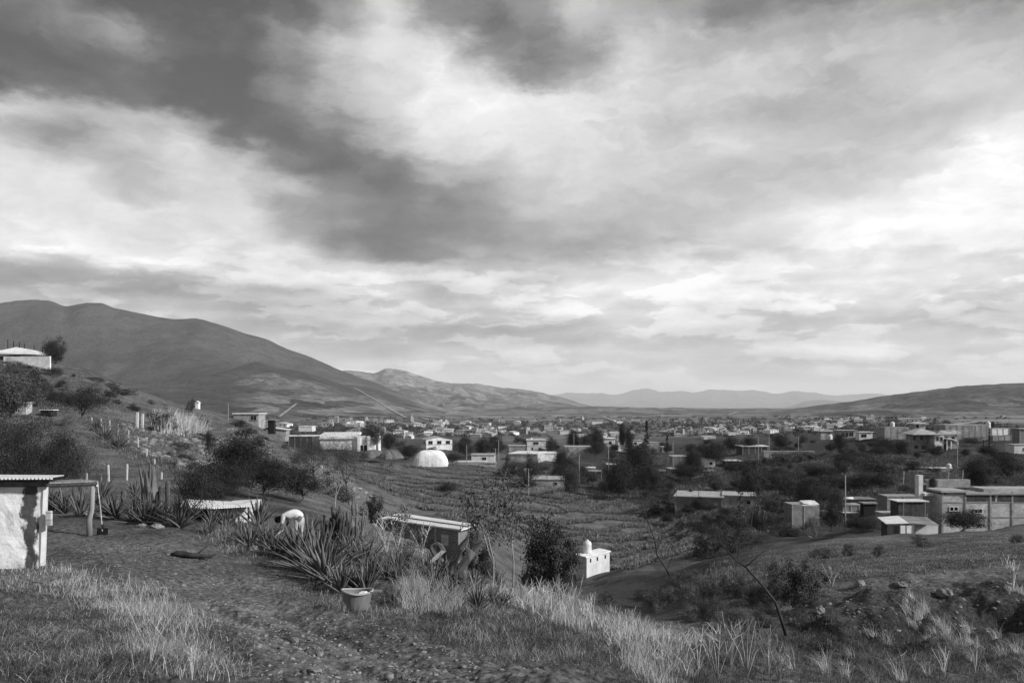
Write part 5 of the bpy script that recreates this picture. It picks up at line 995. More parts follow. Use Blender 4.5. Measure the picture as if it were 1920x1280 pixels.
water_tank(on_roof(h, -2, 3.5, 2.5), .45, 1.0, 'black tank on the long brick house', 'tankd')
house('end_block', 'pale end block of the brick house half hidden by a slender tree', 1366, 1424, 930, 952, 146, depth=7, wall='grey', roof='slab', over=.3, yaw=-16, wins=[('f', .8, .5, .7, .7)])
house('long_open_shed', 'long open shed with a pale roof edge near the poles', 1380, 1440, 837, 850, 250, depth=8, wall='wood', roof='sheet', cat='shed', rooft=.25, over=.4, cols=5)
house('block_wall', 'long block boundary wall with columns across the upper field', 1430, 1515, 846, 858, 238, depth=1.2, wall='block', roof='slab', cols=8, cat='wall', over=.1)
house('white_wall_end', 'bright white block closing the end of the long boundary wall', 1514, 1527, 845, 864, 235, depth=2.2, wall='white', roof='none', cat='wall')
house('distant_hall', 'distant flat hall with a bright white roof behind the town', 1314, 1342, 819, 823, 470, depth=18, wall='cream', roof='sheet', cat='hall')
# ---- right hand terrace
h = house('porch_bungalow', 'bungalow with a pale hipped roof and open porch on the right terrace', 1532, 1562, 808, 821, 262, depth=8, wall='grey', roof='hip', gable=.9, wins=[('f', .7, .5, 1.2, 1.2, 'dark')], cols=3)
water_tank(P(1556, 824, 250), .75, 1.6, 'tank standing before the porch bungalow')
house('wide_bungalow', 'wide bungalow with tall dark windows and a slab roof', 1562, 1604, 807, 822, 262, depth=8, wall='grey', roof='slab', wins=[('f', .3, .5, 1.0, 1.6), ('f', .5, .5, 1.0, 1.6), ('f', .75, .55, 1.6, 1.4)], over=.5)
house('sloped_bungalow', 'pale walled bungalow end with a sloping roof and wide window', 1604, 1636, 810, 823, 258, depth=8, wall='cream', roof='sheet', wins=[('f', .35, .5, 1.8, .9)], over=.4, rooft=.15)
house('block_compound', 'grey block compound wall with a small upper window', 1644, 1710, 801, 824, 300, depth=8, wall='block', roof='none', cols=5, wins=[('f', .78, .7, .8, .8, 'dark')])
water_tank(P(1673, 800, 302), .85, 1.9, 'tank on the grey block compound')
house('grey_works_wall', 'long high block wall with columns behind the villa', 1750, 1852, 797, 825, 306, depth=12, wall='block', roof='slab', over=.05, cols=8, floors=2, cat='wall')
h = house('white_works', 'white walled block with two rooftop tanks at the right', 1850, 1892, 803, 816, 300, depth=10, wall='white', roof='slab', over=.1, cols=4); 
water_tank(P(1853, 803, 302), .8, 2.6, 'left pale tank on the white walled block'); water_tank(P(1862, 803, 302), .8, 2.5, 'dark right tank on the white walled block', 'tankd')
house('works_lower', 'dark block lower storey under the white walled block', 1852, 1896, 816, 826, 302, depth=11, wall='block', roof='none', cols=4)
house('brick_right_house', 'dark two storey house cut by the right edge', 1898, 1960, 804, 832, 226, depth=9, wall='brick', roof='slab', floors=2, over=.4, wins=[('f', .32, .75, 1.2, 1.2, 'dark'), ('f', .3, .25, 1.2, 1.0, 'dark')], cols=3)
house('pale_low_house', 'pale low house in front of the dark house at the right edge', 1885, 1960, 834, 850, 205, depth=7, wall='cream', roof='slab', over=.2, wins=[('f', .35, .5, 1.0, .7, 'dark')])
house('tank_roof_house', 'low roof just showing above the bushes with a white tank at its end', 1738, 1784, 878, 884, 172, depth=8, wall='grey', roof='sheet', over=.2, rooft=.12)
water_tank(P(1779, 877, 172), .5, .95, 'white tank on the low roof above the bushes')
house('dark_flat_house', 'dark flat roof half buried in bushes', 1694, 1738, 877, 884, 174, depth=7, wall='brick', roof='darksheet', over=.3)
def villa():
    Y = 225; s = Y / F; h = house('hip_roofed_villa', 'two storey villa with hipped pale roofs, balconies and a white arched porch', 1698, 1738, 812, 848, Y, depth=9, wall='grey', roof='none', cat='villa', floors=2, cols=3,
              wins=[('f', .25, .75, .8, 1.1), ('f', .68, .75, .9, 1.1), ('f', .35, .30, 1.0, .9), ('f', .78, .28, 1.3, 1.1)])
    z = 36 * s; w = 40 * s
    def hip(x, y, a, b, z0, rh, name='roof'):
        mb = MB(); r_ = max(.01, a - b); q = 0 if a > b else b - a
        mb.add([(x-a, y-b, z0), (x+a, y-b, z0), (x+a, y+b, z0), (x-a, y+b, z0), (x-r_, y-q if not a > b else y, z0+rh), (x+r_, y+q if not a > b else y, z0+rh), (x-a, y-b, z0-.16), (x+a, y-b, z0-.16), (x+a, y+b, z0-.16), (x-a, y+b, z0-.16)], [(0,1,5,4),(1,2,5),(2,3,4,5),(3,0,4),(9,8,7,6),(0,6,7,1),(1,7,8,2),(2,8,9,3),(3,9,6,0)]); mb.build(name, M['tile'], h)
    hip(.8, 0, w / 2 + 1.4, 5.2, z + .02, 1.5)
    mb = MB(); mb.box(w / 2 + 1.3, -.5, z / 2 - .6, 2.6, 8, z + 1.2); mb.build('wing', M['cream'], h); mb = MB(); mb.prism([(w/2+.1, z-.0), (w/2+2.8, z-.0), (w/2+1.45, z+1.0)], -4.8, 3); mb.build('gable', M['tile'], h)
    for u, zz in ((.8, z * .76), (1.9, z * .76)): window(h, None, w / 2 + u, -4.5, zz, .6, 1.0, '-y')
    window(h, None, w / 2 + 1.3, -4.5, z * .28, 1.3, 1.1, '-y')
    mb = MB(); mb.box(w / 2 + 5.2, 1.0, z / 2 - .6, 5.2, 6, z + 1.2); mb.build('wing', M['grey'], h); hip(w / 2 + 5.2, 1.0, 3.4, 3.6, z + .02, 1.0)
    window(h, None, w / 2 + 4.6, -2.0, z * .72, .8, 1.4, '-y'); window(h, None, w / 2 + 6.6, -2.0, z * .74, .9, 1.2, '-y')
    mb = MB(); mb.box(w / 2 + 8.3, 2.5, z / 2 - .3, 2.2, 5, z + .6); mb.build('wing', M['brick'], h); hip(w / 2 + 8.3, 2.5, 1.7, 3.0, z + .32, .8); window(h, None, w / 2 + 8.2, 0, z * .8, .8, 1.0, '-y')
    # arched porch: a sloping white shell on columns over the door
    mb = MB(); n = 8
    for k in range(n):
        a0, a1 = math.pi * .5 * k / n, math.pi * .5 * (k + 1) / n; r = 3.0; x0, x1 = w / 2 + 3.2 + math.sin(a0) * 3.2, w / 2 + 3.2 + math.sin(a1) * 3.2; z0, z1 = z * .5 + math.cos(a0) * 1.6, z * .5 + math.cos(a1) * 1.6
        mb.slab([(x0, -5.2, z0), (x1, -5.2, z1), (x1, -2.1, z1), (x0, -2.1, z0)], .22)
    mb.build('porch_arch', M['white'], h)
    for x in (w / 2 + 3.3, w / 2 + 4.5, w / 2 + 6.2): mb = MB(); mb.lathe([(.2, 0), (.2, .2), (.14, .3), (.14, z * .5 + (1.3 if x < w/2+4 else .9 if x < w/2+5 else .0) - .1), (.2, z * .5 + (1.45 if x < w/2+4 else 1.1 if x < w/2+5 else .1))], 10, (x, -4.8, -.4)); mb.build('porch_column', M['white'], h)
    mb = MB(); mb.box(w / 2 + 4.3, -2.03, 1.2, 1.1, .06, 2.4); mb.build('door', M['dark'], h)
    for u in (.25, .68):
        mb = MB(); x = (u - .5) * w; mb.box(x, -5.0, z * .52, 2.0, 1.0, .12); 
        for k in range(9): mb.box(x - .9 + k * .225, -5.45, z * .52 + .45, .04, .04, .8)
        mb.box(x, -5.45, z * .52 + .88, 1.95, .06, .06); mb.build('balcony', M['black'], h)
    mb = MB(); mb.box(1.8, 3, z + 1.6, 3.2, 3.2, 2.6); mb.build('roof_room', M['grey'], h); hip(1.8, 3, 2.3, 2.3, z + 2.92, .6); mb = MB(); mb.box(1.1, 1.39, z + 2.1, .7, .03, 1.1); mb.build('roof_room_opening', M['dark'], h)
    mb = MB(); mb.box(.4, -4.7, -.7, w + 1.6, .5, 1.4); mb.build('plinth', M['rock'], h)
villa()
# ---- right lower group
house('ruined_brick_house', 'narrow brick house with a ragged roof in the ravine', 1483, 1508, 945, 990, 122, depth=3.2, wall='brick', roof='none', over=.1, cols=2, yaw=4)
h = house('plastered_side_house', 'plastered half of the narrow brick house with loose sheets on top', 1507, 1538, 948, 985, 123, depth=3.2, wall='grey', roof='none', yaw=-6)
mb = MB(); mb.slab([(-1.2, -1.5, 0), (1.4, -1.6, .2), (1.6, 1.0, .5), (-1.0, 1.0, .3)], .05); mb.slab([(-.9, -1.2, .3), (.6, -1.3, .1), (1.0, .6, .6), (-.8, .8, .5)], .05); o = mb.build('loose_roof_sheets', M['sheet']); o.location = P(1512, 945, 124); tag(o, 'loose bent roofing sheets lying on the narrow brick house', 'roof sheets')
house('plank_lean_to', 'plank lean-to right of the narrow brick house', 1537, 1550, 960, 980, 124, depth=3, wall='woodl', roof='darksheet', cat='lean-to')
house('brick_strip_house', 'brick house with a pale slab left of the dark garage', 1571, 1612, 947, 964, 126, depth=4, wall='brick', roof='slab', over=.1, cols=3)
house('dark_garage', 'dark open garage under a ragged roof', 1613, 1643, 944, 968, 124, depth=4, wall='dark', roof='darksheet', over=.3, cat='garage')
house('low_roof_strip', 'thin bright roof edge in front of the brick strip house', 1574, 1610, 961, 965, 118, depth=2.2, wall='wood', roof='sheet', cat='shed', rooft=.1)
t_ = house('barrel_tank_house', 'small dark house carrying a lying white cylinder', 1580, 1640, 936, 946, 132, depth=4, wall='wood', roof='darksheet', over=.2)
o = MB().tube([(-.75, 0, 0), (-.7, 0, 0), (.7, 0, 0), (.75, 0, 0)], [.15, .22, .22, .15], 14).build('gas_cylinder', M['white'], smooth=True); o.location = P(1591, 934, 131) ; tag(o, 'lying white gas cylinder on the small dark house', 'gas cylinder')
h = house('brick_shell', 'two storey brick shell left of the large pale building', 1645, 1727, 930, 962, 112, depth=5, fit=False, wall='brick', roof='none', cols=3, wins=[('f', .82, .75, .6, .6, 'dark')])
h = house('timber_loft', 'dark timber loft with a bright overhanging roof sheet', 1669, 1738, 940, 966, 98, depth=3.6, fit=False, wall='wood', roof='sheet', over=.22, rooft=.08, cols=0)
for k, x in enumerate((-1.5, 1.1)): mb = MB(); mb.box(x, -1.86, .85, .08, .08, 1.75); mb.build('loft_post', M['post'], h)
house('loft_floor', 'concrete terrace carrying the dark timber loft', 1640, 1738, 966, 1000, 100, depth=4.2, fit=False, wall='concrete', roof='slab', over=.05, cols=2)
h = house('white_sheet_shed', 'small shed with a bright tilted white sheet roof and dark door panels', 1652, 1703, 980, 1004, 84, depth=3.0, fit=False, wall='wood', roof='none', cat='shed')
slab_px('roof', [(1661, 981, 81), (1704, 980, 81), (1684, 966, 84.5), (1645, 969, 84.5)], .05, 'sheet', h)
mb = MB(); mb.box(.55, -1.53, .55, 1.3, .04, 1.3); mb.build('pale_panel', M['white'], h); mb = MB(); mb.box(-.55, -1.53, .6, .5, .04, 1.2); mb.build('door', M['dark'], h)
for x in (-.15, .5, 1.15): mb = MB(); mb.box(x, -1.57, .55, .05, .05, 1.4); mb.build('frame_bar', M['metal'], h)
h = house('plastered_shed', 'low plastered shed with a grey sloping roof beside the white sheet shed', 1704, 1759, 984, 1002, 86, depth=3.6, fit=False, wall='cream', roof='none', cat='shed')
slab_px('roof', [(1704, 980, 83.8), (1761, 984, 83.8), (1738, 969, 88), (1683, 966, 88)], .06, 'darksheet', h)
def bigbuilding():
    Y = 101; s = Y / F; yaw = 0; t = empty('large_pale_building', P(1745, 1000, Y), 0, 'large pale two storey block building with dark openings under its flat roof at the right', 'building')
    def B(a, b, top, base, y0, y1, name, m, zx=0):
        x0, x1 = (a - 1745) * s, (b - 1745) * s; z0, z1 = (1000 - base) * s, (1000 - top) * s; mb = MB(); mb.box((x0 + x1) / 2, (y0 + y1) / 2, (z0 + z1) / 2, x1 - x0, y1 - y0, z1 - z0); return mb.build(name, M[m], t)
    B(1765, 2040, 927, 1040, 0, 3.3, 'wall', 'blockw'); B(1809, 2040, 924, 927, -.25, 3.5, 'roof_edge', 'concrete')
    B(1762, 1812, 919, 922.5, -.3, 3.4, 'roof_slab', 'slab'); B(1855, 2040, 918, 923.9, 1.2, 4.4, 'upper_roof', 'slab')
    B(1734, 1742, 893, 1040, 1.5, 2.5, 'tower', 'cream'); B(1743, 1757, 930, 1040, 2.2, 3.2, 'stair_wall', 'blockw'); B(1743, 1757, 910, 925, 2.5, 3.3, 'upper_room', 'grey'); B(1744, 1756, 912, 923.5, 2.45, 2.5, 'opening', 'dark')
    B(1765, 1850, 904, 919, 3.6, 4.4, 'upper_wall', 'concrete'); B(1750, 1758, 895, 910, 3.5, 4.2, 'roof_parapet', 'concrete')
    B(1774, 1808, 921.5, 927, -.03, 0, 'opening', 'grey')
    for a, b, u in ((1811, 1866, 0), (1871, 1896, 1), (1900, 1960, 2)): B(a, b, 927.5, 939 + u * 1.0, -.06, -.004, 'shutter', 'wood')
    for k, px in enumerate((1765, 1808, 1855, 1896, 1940)): B(px, px + 3.4, 921, 1040, -.09, -.003, 'column', 'concrete')
    for a, row in ((1770, 940), (1770, 968)): B(1768.4, 2040, row, row + 2.5, -.05, -.002, 'floor_band', 'concrete')
    for px, row in ((1781, 950), (1826.5, 954)):
        for dx in (0, 8): window(t, None, (px + dx + 3 - 1745) * s, 0, (1000 - row - 3.5) * s, .43, .46, '-y', frame='white')
    B(1742, 1757, 926, 931, 1.0, 2.4, 'balcony', 'white'); B(1742, 1757, 931.5, 934, 1.3, 2.4, 'balcony_floor', 'concrete')
    for k in range(4): mb = MB(); x = (1746 + 3 * k - 1745) * s; mb.tube([(x, 1.0, 69 * s), (x, 1.0, 77 * s)], .03, 5); mb.build('baluster', M['black'], t)
    mb = MB(); mb.add([((1757 - 1745) * s, 2.2, 22 * s), ((1766 - 1745) * s, -.02, 18 * s), ((1766 - 1745) * s, -.02, -30 * s), ((1740 - 1745) * s, 2.2, -30 * s), ((1740-1745)*s, 2.2, 22*s)], [(0, 1, 2, 3, 4)]); mb.build('ramp_wall', M['block'], t)
    for px, h_ in ((1729, 16), (1817, 14), (1845, 18)): mb = MB(); x = (px + 1 - 1745) * s; mb.tube([(x, 5, (1000 - 915) * s), (x + .1, 5, (1000 - 905 + h_) * s)], .05, 6); mb.build('iron_post', M['metal'], t)
    w = water_tank(P(1750, 911, Y + 3.6), .5, 1.1, 'black tank on the upper room of the large pale building', 'tankd')
bigbuilding()
# ================================================================== poles
for px, tp, Y, lb, arm in ((1585, 890, 118, 'white pole standing behind the brick strip house', False), (1795, 806, 190, 'tall pole right of the villa', False), (1141, 839, 215, 'pole beside the big tree in mid town', True), (991, 878, 176, 'pale pole by the flat yard house', True), (1086, 851, 205, 'pole in front of the plain hall', False), (1262, 826, 262, 'pole right of the terrace house', True),
                           (1076, 811, 330, 'pole above the plain windowless hall', False), (935, 824, 262, 'pole at the top of the dirt street', True), (929, 840, 245, 'shorter pole at the top of the dirt street', True), (875, 834, 240, 'pole between the tarpaulin and the flat house', False), (1422, 818, 250, 'left pole beside the long open shed', True), (1442, 812, 255, 'taller pole right of the long open shed', True), (1497, 818, 262, 'leaning pole above the boundary wall', True),
                           (906, 806, 420, 'thin mast behind town', False), (868, 798, 500, 'far thin mast over the trees', False), (1892, 781, 300, 'antenna mast at the right edge', True), (948, 793, 600, 'farthest mast beyond town', False)):
    pole(px, tp, Y, lb, arm)
# ================================================================== named trees and bushes
TL = [('mid', 18, 688, 772, 84, 'thin leafy tree above the board shack at the left edge', 100), ('bushm', 62, 712, 0, 100, 'leafy bush right of the thin tree on the left hill', 56), ('bushm', 30, 674, 0, 128, 'row bush under the hilltop wall, left', 60), ('bushm', 100, 690, 0, 132, 'pale bush under the hilltop wall, right', 40), ('flat', 142, 731, 0, 82, 'black flat crowned tree on the left slope', 106),
 ('dense', 97, 637, 0, 146, 'dense dark conifer beside the hilltop house', 40), ('bigbush', 30, 788, 0, 42, 'huge dark bush mass behind the hut', 150), ('bigbush', 118, 806, 0, 44, 'huge dark bush mass right behind the hut roof', 120), ('mid', -30, 760, 0, 48, 'dark tree cut by the left edge', 120),
 ('bushm', 178, 706, 0, 145, 'scrubby bush on the skyline of the left hill', 60), ('bushm', 236, 727, 0, 140, 'skyline shrub halfway down the left ridge', 50), ('bushm', 210, 716, 0, 143, 'skyline shrub above the ridge shrub', 34), ('bushm', 357, 746, 0, 158, 'lone bush left of the tiny white cabin', 22),
 ('bushl', 222, 790, 0, 70, 'grey scrub behind the fence posts', 60), ('bushl', 128, 775, 0, 76, 'pale scrub under the black flat crowned tree', 60), ('bushm', 300, 768, 0, 92, 'bush beside the tall white gate posts', 60), ('bush', 392, 806, 0, 80, 'small dark bush on the stony slope', 18),
 ('dense', 455, 819, 0, 50, 'round black tree at the centre left', 112), ('flat', 420, 862, 0, 40, 'spreading black tree under the round one, left', 110), ('dense2', 505, 862, 0, 43, 'spreading black tree under the round one, right', 120), ('dense2', 560, 880, 0, 46, 'dark tree behind the bending person', 100), ('dense', 400, 905, 0, 38, 'dark tree behind the coop roof', 90),
 ('feather', 594, 818, 0, 62, 'feathery tree on the dirt track, left', 80), ('feather', 655, 824, 0, 66, 'feathery tree leaning right beside the dirt track', 66), ('feather', 566, 838, 0, 55, 'feathery tree joined to the dark group', 60), ('sparse', 628, 870, 0, 50, 'thin stemmed tree in front of the dirt track', 60), ('bush', 705, 925, 0, 66, 'bush on the bank above the long shed', 50), ('bushm', 640, 905, 0, 60, 'bush on the bank behind the organ cacti', 70),
 ('flat', 374, 872, 0, 28, 'low spreading shade tree with pale branches over the coop', 92), ('flat', 840, 904, 0, 145, 'lone dark thorn tree standing in the agave field', 48), ('sparse', 722, 858, 0, 130, 'spindly tree at the left of the agave field', 34),
 ('bush', 1024, 985, 0, 52, 'big round black bush left of the small white block', 104), ('bush', 1016, 960, 0, 56, 'upper black bush behind the young trees', 90), ('sparse', 925, 898, 0, 23, 'young tree with pale stems right of the giant agave', 120), ('sparse', 962, 915, 0, 24, 'second young pale stemmed tree with hanging leaves', 110),
 ('sparse', 752, 955, 0, 27, 'thin leafy shrub in front of the long shed', 66), ('sparse', 770, 995, 0, 25, 'low twiggy shrub with dark leaves before the long shed', 60), ('bushm', 880, 985, 0, 48, 'bush at the right end of the long shed', 40), ('bush', 905, 1010, 0, 40, 'dark bush behind the giant agave', 60),
 ('bush', 1497, 1046, 0, 27.5, 'round dark bush on the edge of the bank', 76), ('bushm', 1462, 1050, 0, 30, 'smaller bush joined to the round bush on the bank', 56), ('bushm', 1730, 1004, 0, 52, 'low tuft bush on the right hillside', 46), ('bushm', 1590, 1016, 0, 48, 'low shrub on the crest left of the sheds', 30), ('bushm', 1540, 1022, 0, 47, 'wide low shrub along the crest', 60), ('bushm', 1645, 1020, 0, 44, 'small tuft shrub in the middle of the right hillside', 26), ('bushm', 1905, 1000, 0, 45, 'tuft bush at the right edge of the hill', 30),
 ('dense', 1800, 958, 0, 88, 'round black bush against the large pale building', 84), ('bushl', 1525, 965, 0, 105, 'pale leafless looking shrub before the narrow brick house', 50), ('dense2', 1560, 950, 0, 116, 'dark tree right of the narrow brick house', 40), ('dense', 1620, 970, 0, 98, 'dark tree left of the white sheet shed', 70), ('bushm', 1380, 985, 0, 98, 'grey green bush in the bottom of the ravine', 80), ('bush', 1320, 1000, 0, 96, 'dark bush behind the leaning bare stem', 60),
 ('tall', 1408, 868, 0, 126, 'tall slender tree rising before the end block', 52), ('tall', 1462, 890, 0, 150, 'tall drooping tree right of the end block', 60), ('mid', 1640, 852, 0, 165, 'wide open tree in the middle of the right slope', 100), ('dense', 1830, 860, 0, 150, 'round dark tree behind the large building', 58), ('dense2', 1885, 850, 0, 158, 'wide dark tree above the large building', 80), ('mid', 1570, 912, 0, 140, 'tree behind the white pole', 50), ('dense', 1510, 900, 0, 145, 'dark tree above the narrow brick house', 50),
 ('dense2', 1195, 832, 0, 196, 'big spreading tree in front of the long white house', 74), ('dense', 1165, 866, 0, 184, 'dark tree below the big spreading tree, left', 60), ('dense2', 1222, 872, 0, 186, 'dark tree below the big spreading tree, right', 60), ('dense', 1302, 841, 0, 225, 'round dark tree before the white cottage', 36), ('dense', 1345, 828, 0, 262, 'large dark tree behind the carport', 48), ('dense2', 1318, 834, 0, 270, 'dark tree left of the large dark one', 40), ('dense', 1372, 818, 0, 300, 'tree crown near the poles', 34), ('dense2', 1405, 820, 0, 290, 'tree between the two poles', 36), ('bushl', 1248, 848, 0, 235, 'pale round tree right of the big spreading tree', 26),
 ('mid', 1072, 871, 0, 178, 'bushy tree behind the flat yard house', 50), ('mid', 1000, 852, 0, 190, 'airy tree before the street corner house', 40), ('dense', 1052, 846, 0, 206, 'dark tree right of the white roof', 40), ('bushm', 950, 848, 0, 214, 'hedge beside the dirt street', 18),
 ('dense', 1075, 808, 0, 340, 'round dark tree behind the plain hall, left', 28), ('dense', 1121, 803, 0, 345, 'round dark tree behind the plain hall, right', 34), ('dense2', 1098, 816, 0, 338, 'round dark tree behind the plain hall, middle', 30), ('dense2', 1120, 828, 0, 300, 'dark tree left of the porch house', 36), ('mid', 1036, 820, 0, 330, 'grey green tree right of the two storey house', 26),
 ('dense', 1166, 795, 0, 340, 'pointed dark tree behind the upper room', 14), ('dense', 1178, 803, 0, 338, 'dark tree right of the pointed one', 20), ('pine', 1212, 788, 0, 320, 'tall conical araucaria behind the long white house', 15), ('pine', 1251, 815, 0, 330, 'small conical tree right of the araucaria', 10),
 ('dense2', 870, 826, 0, 262, 'dark tree right of the tarpaulin', 46), ('dense', 905, 822, 0, 270, 'dark tree behind the flat house', 40), ('dense', 926, 813, 0, 282, 'dark tree left of the street poles', 28), ('dense2', 850, 850, 0, 232, 'dark bushes behind the tarpaulin', 40), ('dense', 765, 836, 0, 250, 'dark tree between warehouse and tarpaulin', 34), ('mid', 700, 788, 0, 278, 'open crowned tree behind the white warehouse', 38), ('dense', 728, 812, 0, 280, 'dark tree at the right corner of the warehouse', 30), ('dense2', 838, 820, 0, 330, 'dark tree beside the gabled house', 30),
 ('cypress', 1855, 804, 0, 215, 'thin cypress before the white walled block', 5), ('cypress', 1844, 824, 0, 214, 'shorter cypress left of the thin one', 5), ('dense', 1852, 836, 0, 208, 'dark bushes under the cypresses', 40), ('mid', 1820, 818, 0, 240, 'bare looking tree before the block wall', 40), ('dense2', 1575, 812, 0, 240, 'dark bush before the wide bungalow', 26), ('dense', 1660, 822, 0, 228, 'dark bushes left of the villa', 44), ('dense2', 1690, 826, 0, 222, 'dark bushes touching the villa', 30), ('dense', 1758, 836, 0, 212, 'bush before the villa porch', 30), ('dense2', 1434, 857, 0, 226, 'lone round bush on the upper field', 12), ('mid', 1512, 866, 0, 205, 'small open tree on the right field', 22), ('dense', 1467, 815, 0, 300, 'dark tree above the boundary wall', 30), ('mid', 1507, 812, 0, 300, 'spreading tree left of the porch bungalow', 24)]
for k, px, tp, b, Y, lb, wd in TL:
    tree_at(k, px, tp, b, Y, lb, 'bush' if k.startswith('bush') or k == 'bigbush' else 'tree', None, wd)
# ---- scattered shrubs that nothing tells apart
for hx, hy, nn in ((1320, 945, 'long brick house'), (1510, 965, 'narrow brick house'), (1195, 885, 'big spreading tree'), (1300, 888, 'broad slab house'), (1408, 915, 'tall slender tree'), (1462, 925, 'tall drooping tree'), (1640, 900, 'wide open tree'), (1585, 925, 'white pole'), (1785, 905, 'large pale building'), (1024, 905, 'flat yard house'),
    (1738, 830, 'hip roofed villa'), (1585, 815, 'wide bungalow'), (1475, 852, 'long boundary wall'), (1370, 868, 'carport'), (1083, 848, 'plain windowless hall'), (1180, 836, 'long white house'), (1212, 805, 'tall araucaria'), (1004, 836, 'square two storey house'), (908, 860, 'flat house by the street'), (817, 833, 'white gabled house'), (808, 856, 'tarpaulin dome'), (655, 830, 'white warehouse'),
    (668, 1125, 'plastic tub'), (858, 1070, 'giant broken agave'), (551, 1000, 'bending person'), (800, 990, 'long shed'), (435, 962, 'white coop'), (640, 985, 'organ cactus clump'), (600, 1040, 'huge agave clump'), (885, 1125, 'pale grass tuft'), (275, 960, 'tall ribbed agave'), (352, 1050, 'charred log'), (1114, 1058, 'small white block'), (1275, 868, 'dark brick annex'), (1410, 843, 'long open shed'), (1800, 820, 'long block works wall'), (1870, 808, 'white walled block'), (1695, 975, 'white sheet shed'), (1497, 1090, 'round bush on the bank'), (1380, 1050, 'long bare stem'), (1228, 1010, 'curved bare stem'), (940, 1000, 'young pale stemmed trees'), (1030, 1035, 'big black bush'),
    (97, 660, 'hilltop conifer'), (142, 755, 'black flat crowned tree'), (370, 759, 'tiny white cabin'), (262, 787, 'tall gate posts'), (206, 800, 'slope fence line'), (43, 766, 'board shack'), (455, 860, 'round black tree'), (594, 850, 'feathery tree'), (468, 783, 'ridge house'), (236, 738, 'skyline shrub'), (1328, 821, 'distant bright hall'), (935, 830, 'street poles'), (700, 800, 'tree behind the warehouse'), (1075, 820, 'round trees behind the hall')): LAND.append((hx, hy, nn))
relabel([o for o in THICKET if o], 'small agave')
def scatter_plants(n, regs, keys, hpx, label, cat, group, ymin, ymax, fill=1.4):
    Pt = scatter(regs, n, ymin, ymax); made = []
    for p in Pt:
        k = random.choice(keys); s = p[1] / F * random.uniform(*hpx) / PROTO[k]['h']; o = plant(k, Vector(p), s * random.uniform(.9, fill), s, random.uniform(0, 6.28), label, cat, group); made.append(o)
    relabel(made, ' '.join(label.split()[:3]))
scatter_plants(120, [(1120, 925, 180, 26, 10, 1), (1290, 965, 110, 34, 20, 1), (1380, 905, 120, 26, 0, 1), (1560, 900, 160, 40, 0, 1), (1700, 905, 90, 30, 0, 1), (1260, 915, 90, 20, 0, .8), (1450, 985, 130, 26, -10, 1)], ['dense', 'dense2', 'bush', 'bushm', 'mid'], (12, 30), 'dark scrub bush', 'bush', 'scrub bushes in the ravine', 85, 240, 1.7)
scatter_plants(34, [(1640, 985, 180, 14, -4, 1), (1480, 1005, 120, 14, -8, 1.2)], ['bush', 'bushm', 'dense'], (14, 30), 'dark hedge bush', 'bush', 'hedge scrub beyond the crest', 68, 110, 1.7)
scatter_plants(70, [(880, 845, 180, 14, 0, 1), (1120, 850, 140, 16, 0, 1), (1400, 835, 200, 14, 0, 1), (1700, 850, 240, 14, 0, 1), (1500, 872, 160, 14, 0, .8)], ['dense', 'dense2', 'mid', 'bush'], (9, 20), 'dark garden tree', 'tree', 'trees among the houses', 205, 420, 1.5)
scatter_plants(100, [(350, 870, 60, 20, 20, 1.4), (470, 815, 70, 16, 20, 1), (240, 745, 90, 20, 25, 1), (120, 720, 100, 26, 20, 1), (340, 800, 60, 20, 20, 1), (60, 745, 60, 25, 0, 1), (560, 850, 80, 16, 15, .8)], ['bushm', 'bushl', 'bush'], (6, 16), 'low hillside bush', 'bush', 'scrub bushes on the left hill', 46, 175, 1.5)
scatter_plants(85, [(1250, 1085, 90, 40, 20, 1.4), (1330, 1140, 120, 50, 10, 1.2), (1150, 1100, 70, 30, 0, 1.4), (950, 1060, 90, 26, 0, 1), (1480, 1190, 120, 40, 0, .6), (720, 1050, 70, 20, 0, .8)], ['bushm', 'bushl'], (14, 34), 'leafy gully bush', 'bush', 'weed bushes in the gully', 17, 60, 1.3)
# ================================================================== distant houses of the valley (one kind of box in six builds, copied)
def far_house(k):
    rg = random.Random(k); w, d, h = rg.uniform(7, 12), rg.uniform(6, 10), rg.choice((2.8, 3.0, 5.6)); t = empty('distant_house', (0, -600, -100), 0)
    mb = MB(); mb.box(0, 0, h / 2 - 1, w, d, h + 2); 
    if k % 2: mb.box(w * .3, -d * .1, h + 1.2, w * .38, d * .5, 2.4)
    mb.build('wall', M[['cream', 'grey', 'white', 'grey', 'cream', 'block'][k]], t); mb = MB()
    if k in (2, 4): s = w / 2 + .4; mb.prism([(-s, h), (s, h), (0, h + 1.3)], -d / 2 - .4, d / 2 + .4)
    else: mb.box(-w * .1 if k % 2 else 0, 0, h + .11, w * (.8 if k % 2 else 1) + .5, d + .5, .2)
    mb.build('roof', M[['slab', 'sheet', 'tile', 'slab', 'sheet', 'slab'][k]], t); mb = MB()
    for u in (-.28, .05, .32):
        for f in range(1 + (h > 4)): mb = MB(); mb.box(u * w, -d / 2 - .02, 1.6 + f * 2.8, 1.2, .06, 1.1); mb.build('window', M['dark'], t)
    return t
FH = [far_house(k) for k in range(6)]
for o in FH: remember(o)
used = [False] * 6
def put_far(p, s, label, group):
    k = random.randrange(6); o = FH[k] if not used[k] else copy_tree(FH[k]); used[k] = True
    o.location = p; o.scale = (s, s, s * random.uniform(.85, 1.1)); o.rotation_euler = (0, 0, random.choice((0, R(90), R(180), R(20), R(-25))) + random.uniform(-.2, .2)); return tag(o, label, 'house', group)
def far_group(n, regs, label, group, ymin, ymax, s=(.5, .85)):
    made = [put_far(Vector(p), random.uniform(*s), label, group) for p in scatter(regs, n, ymin, ymax)]; relabel(made, label)
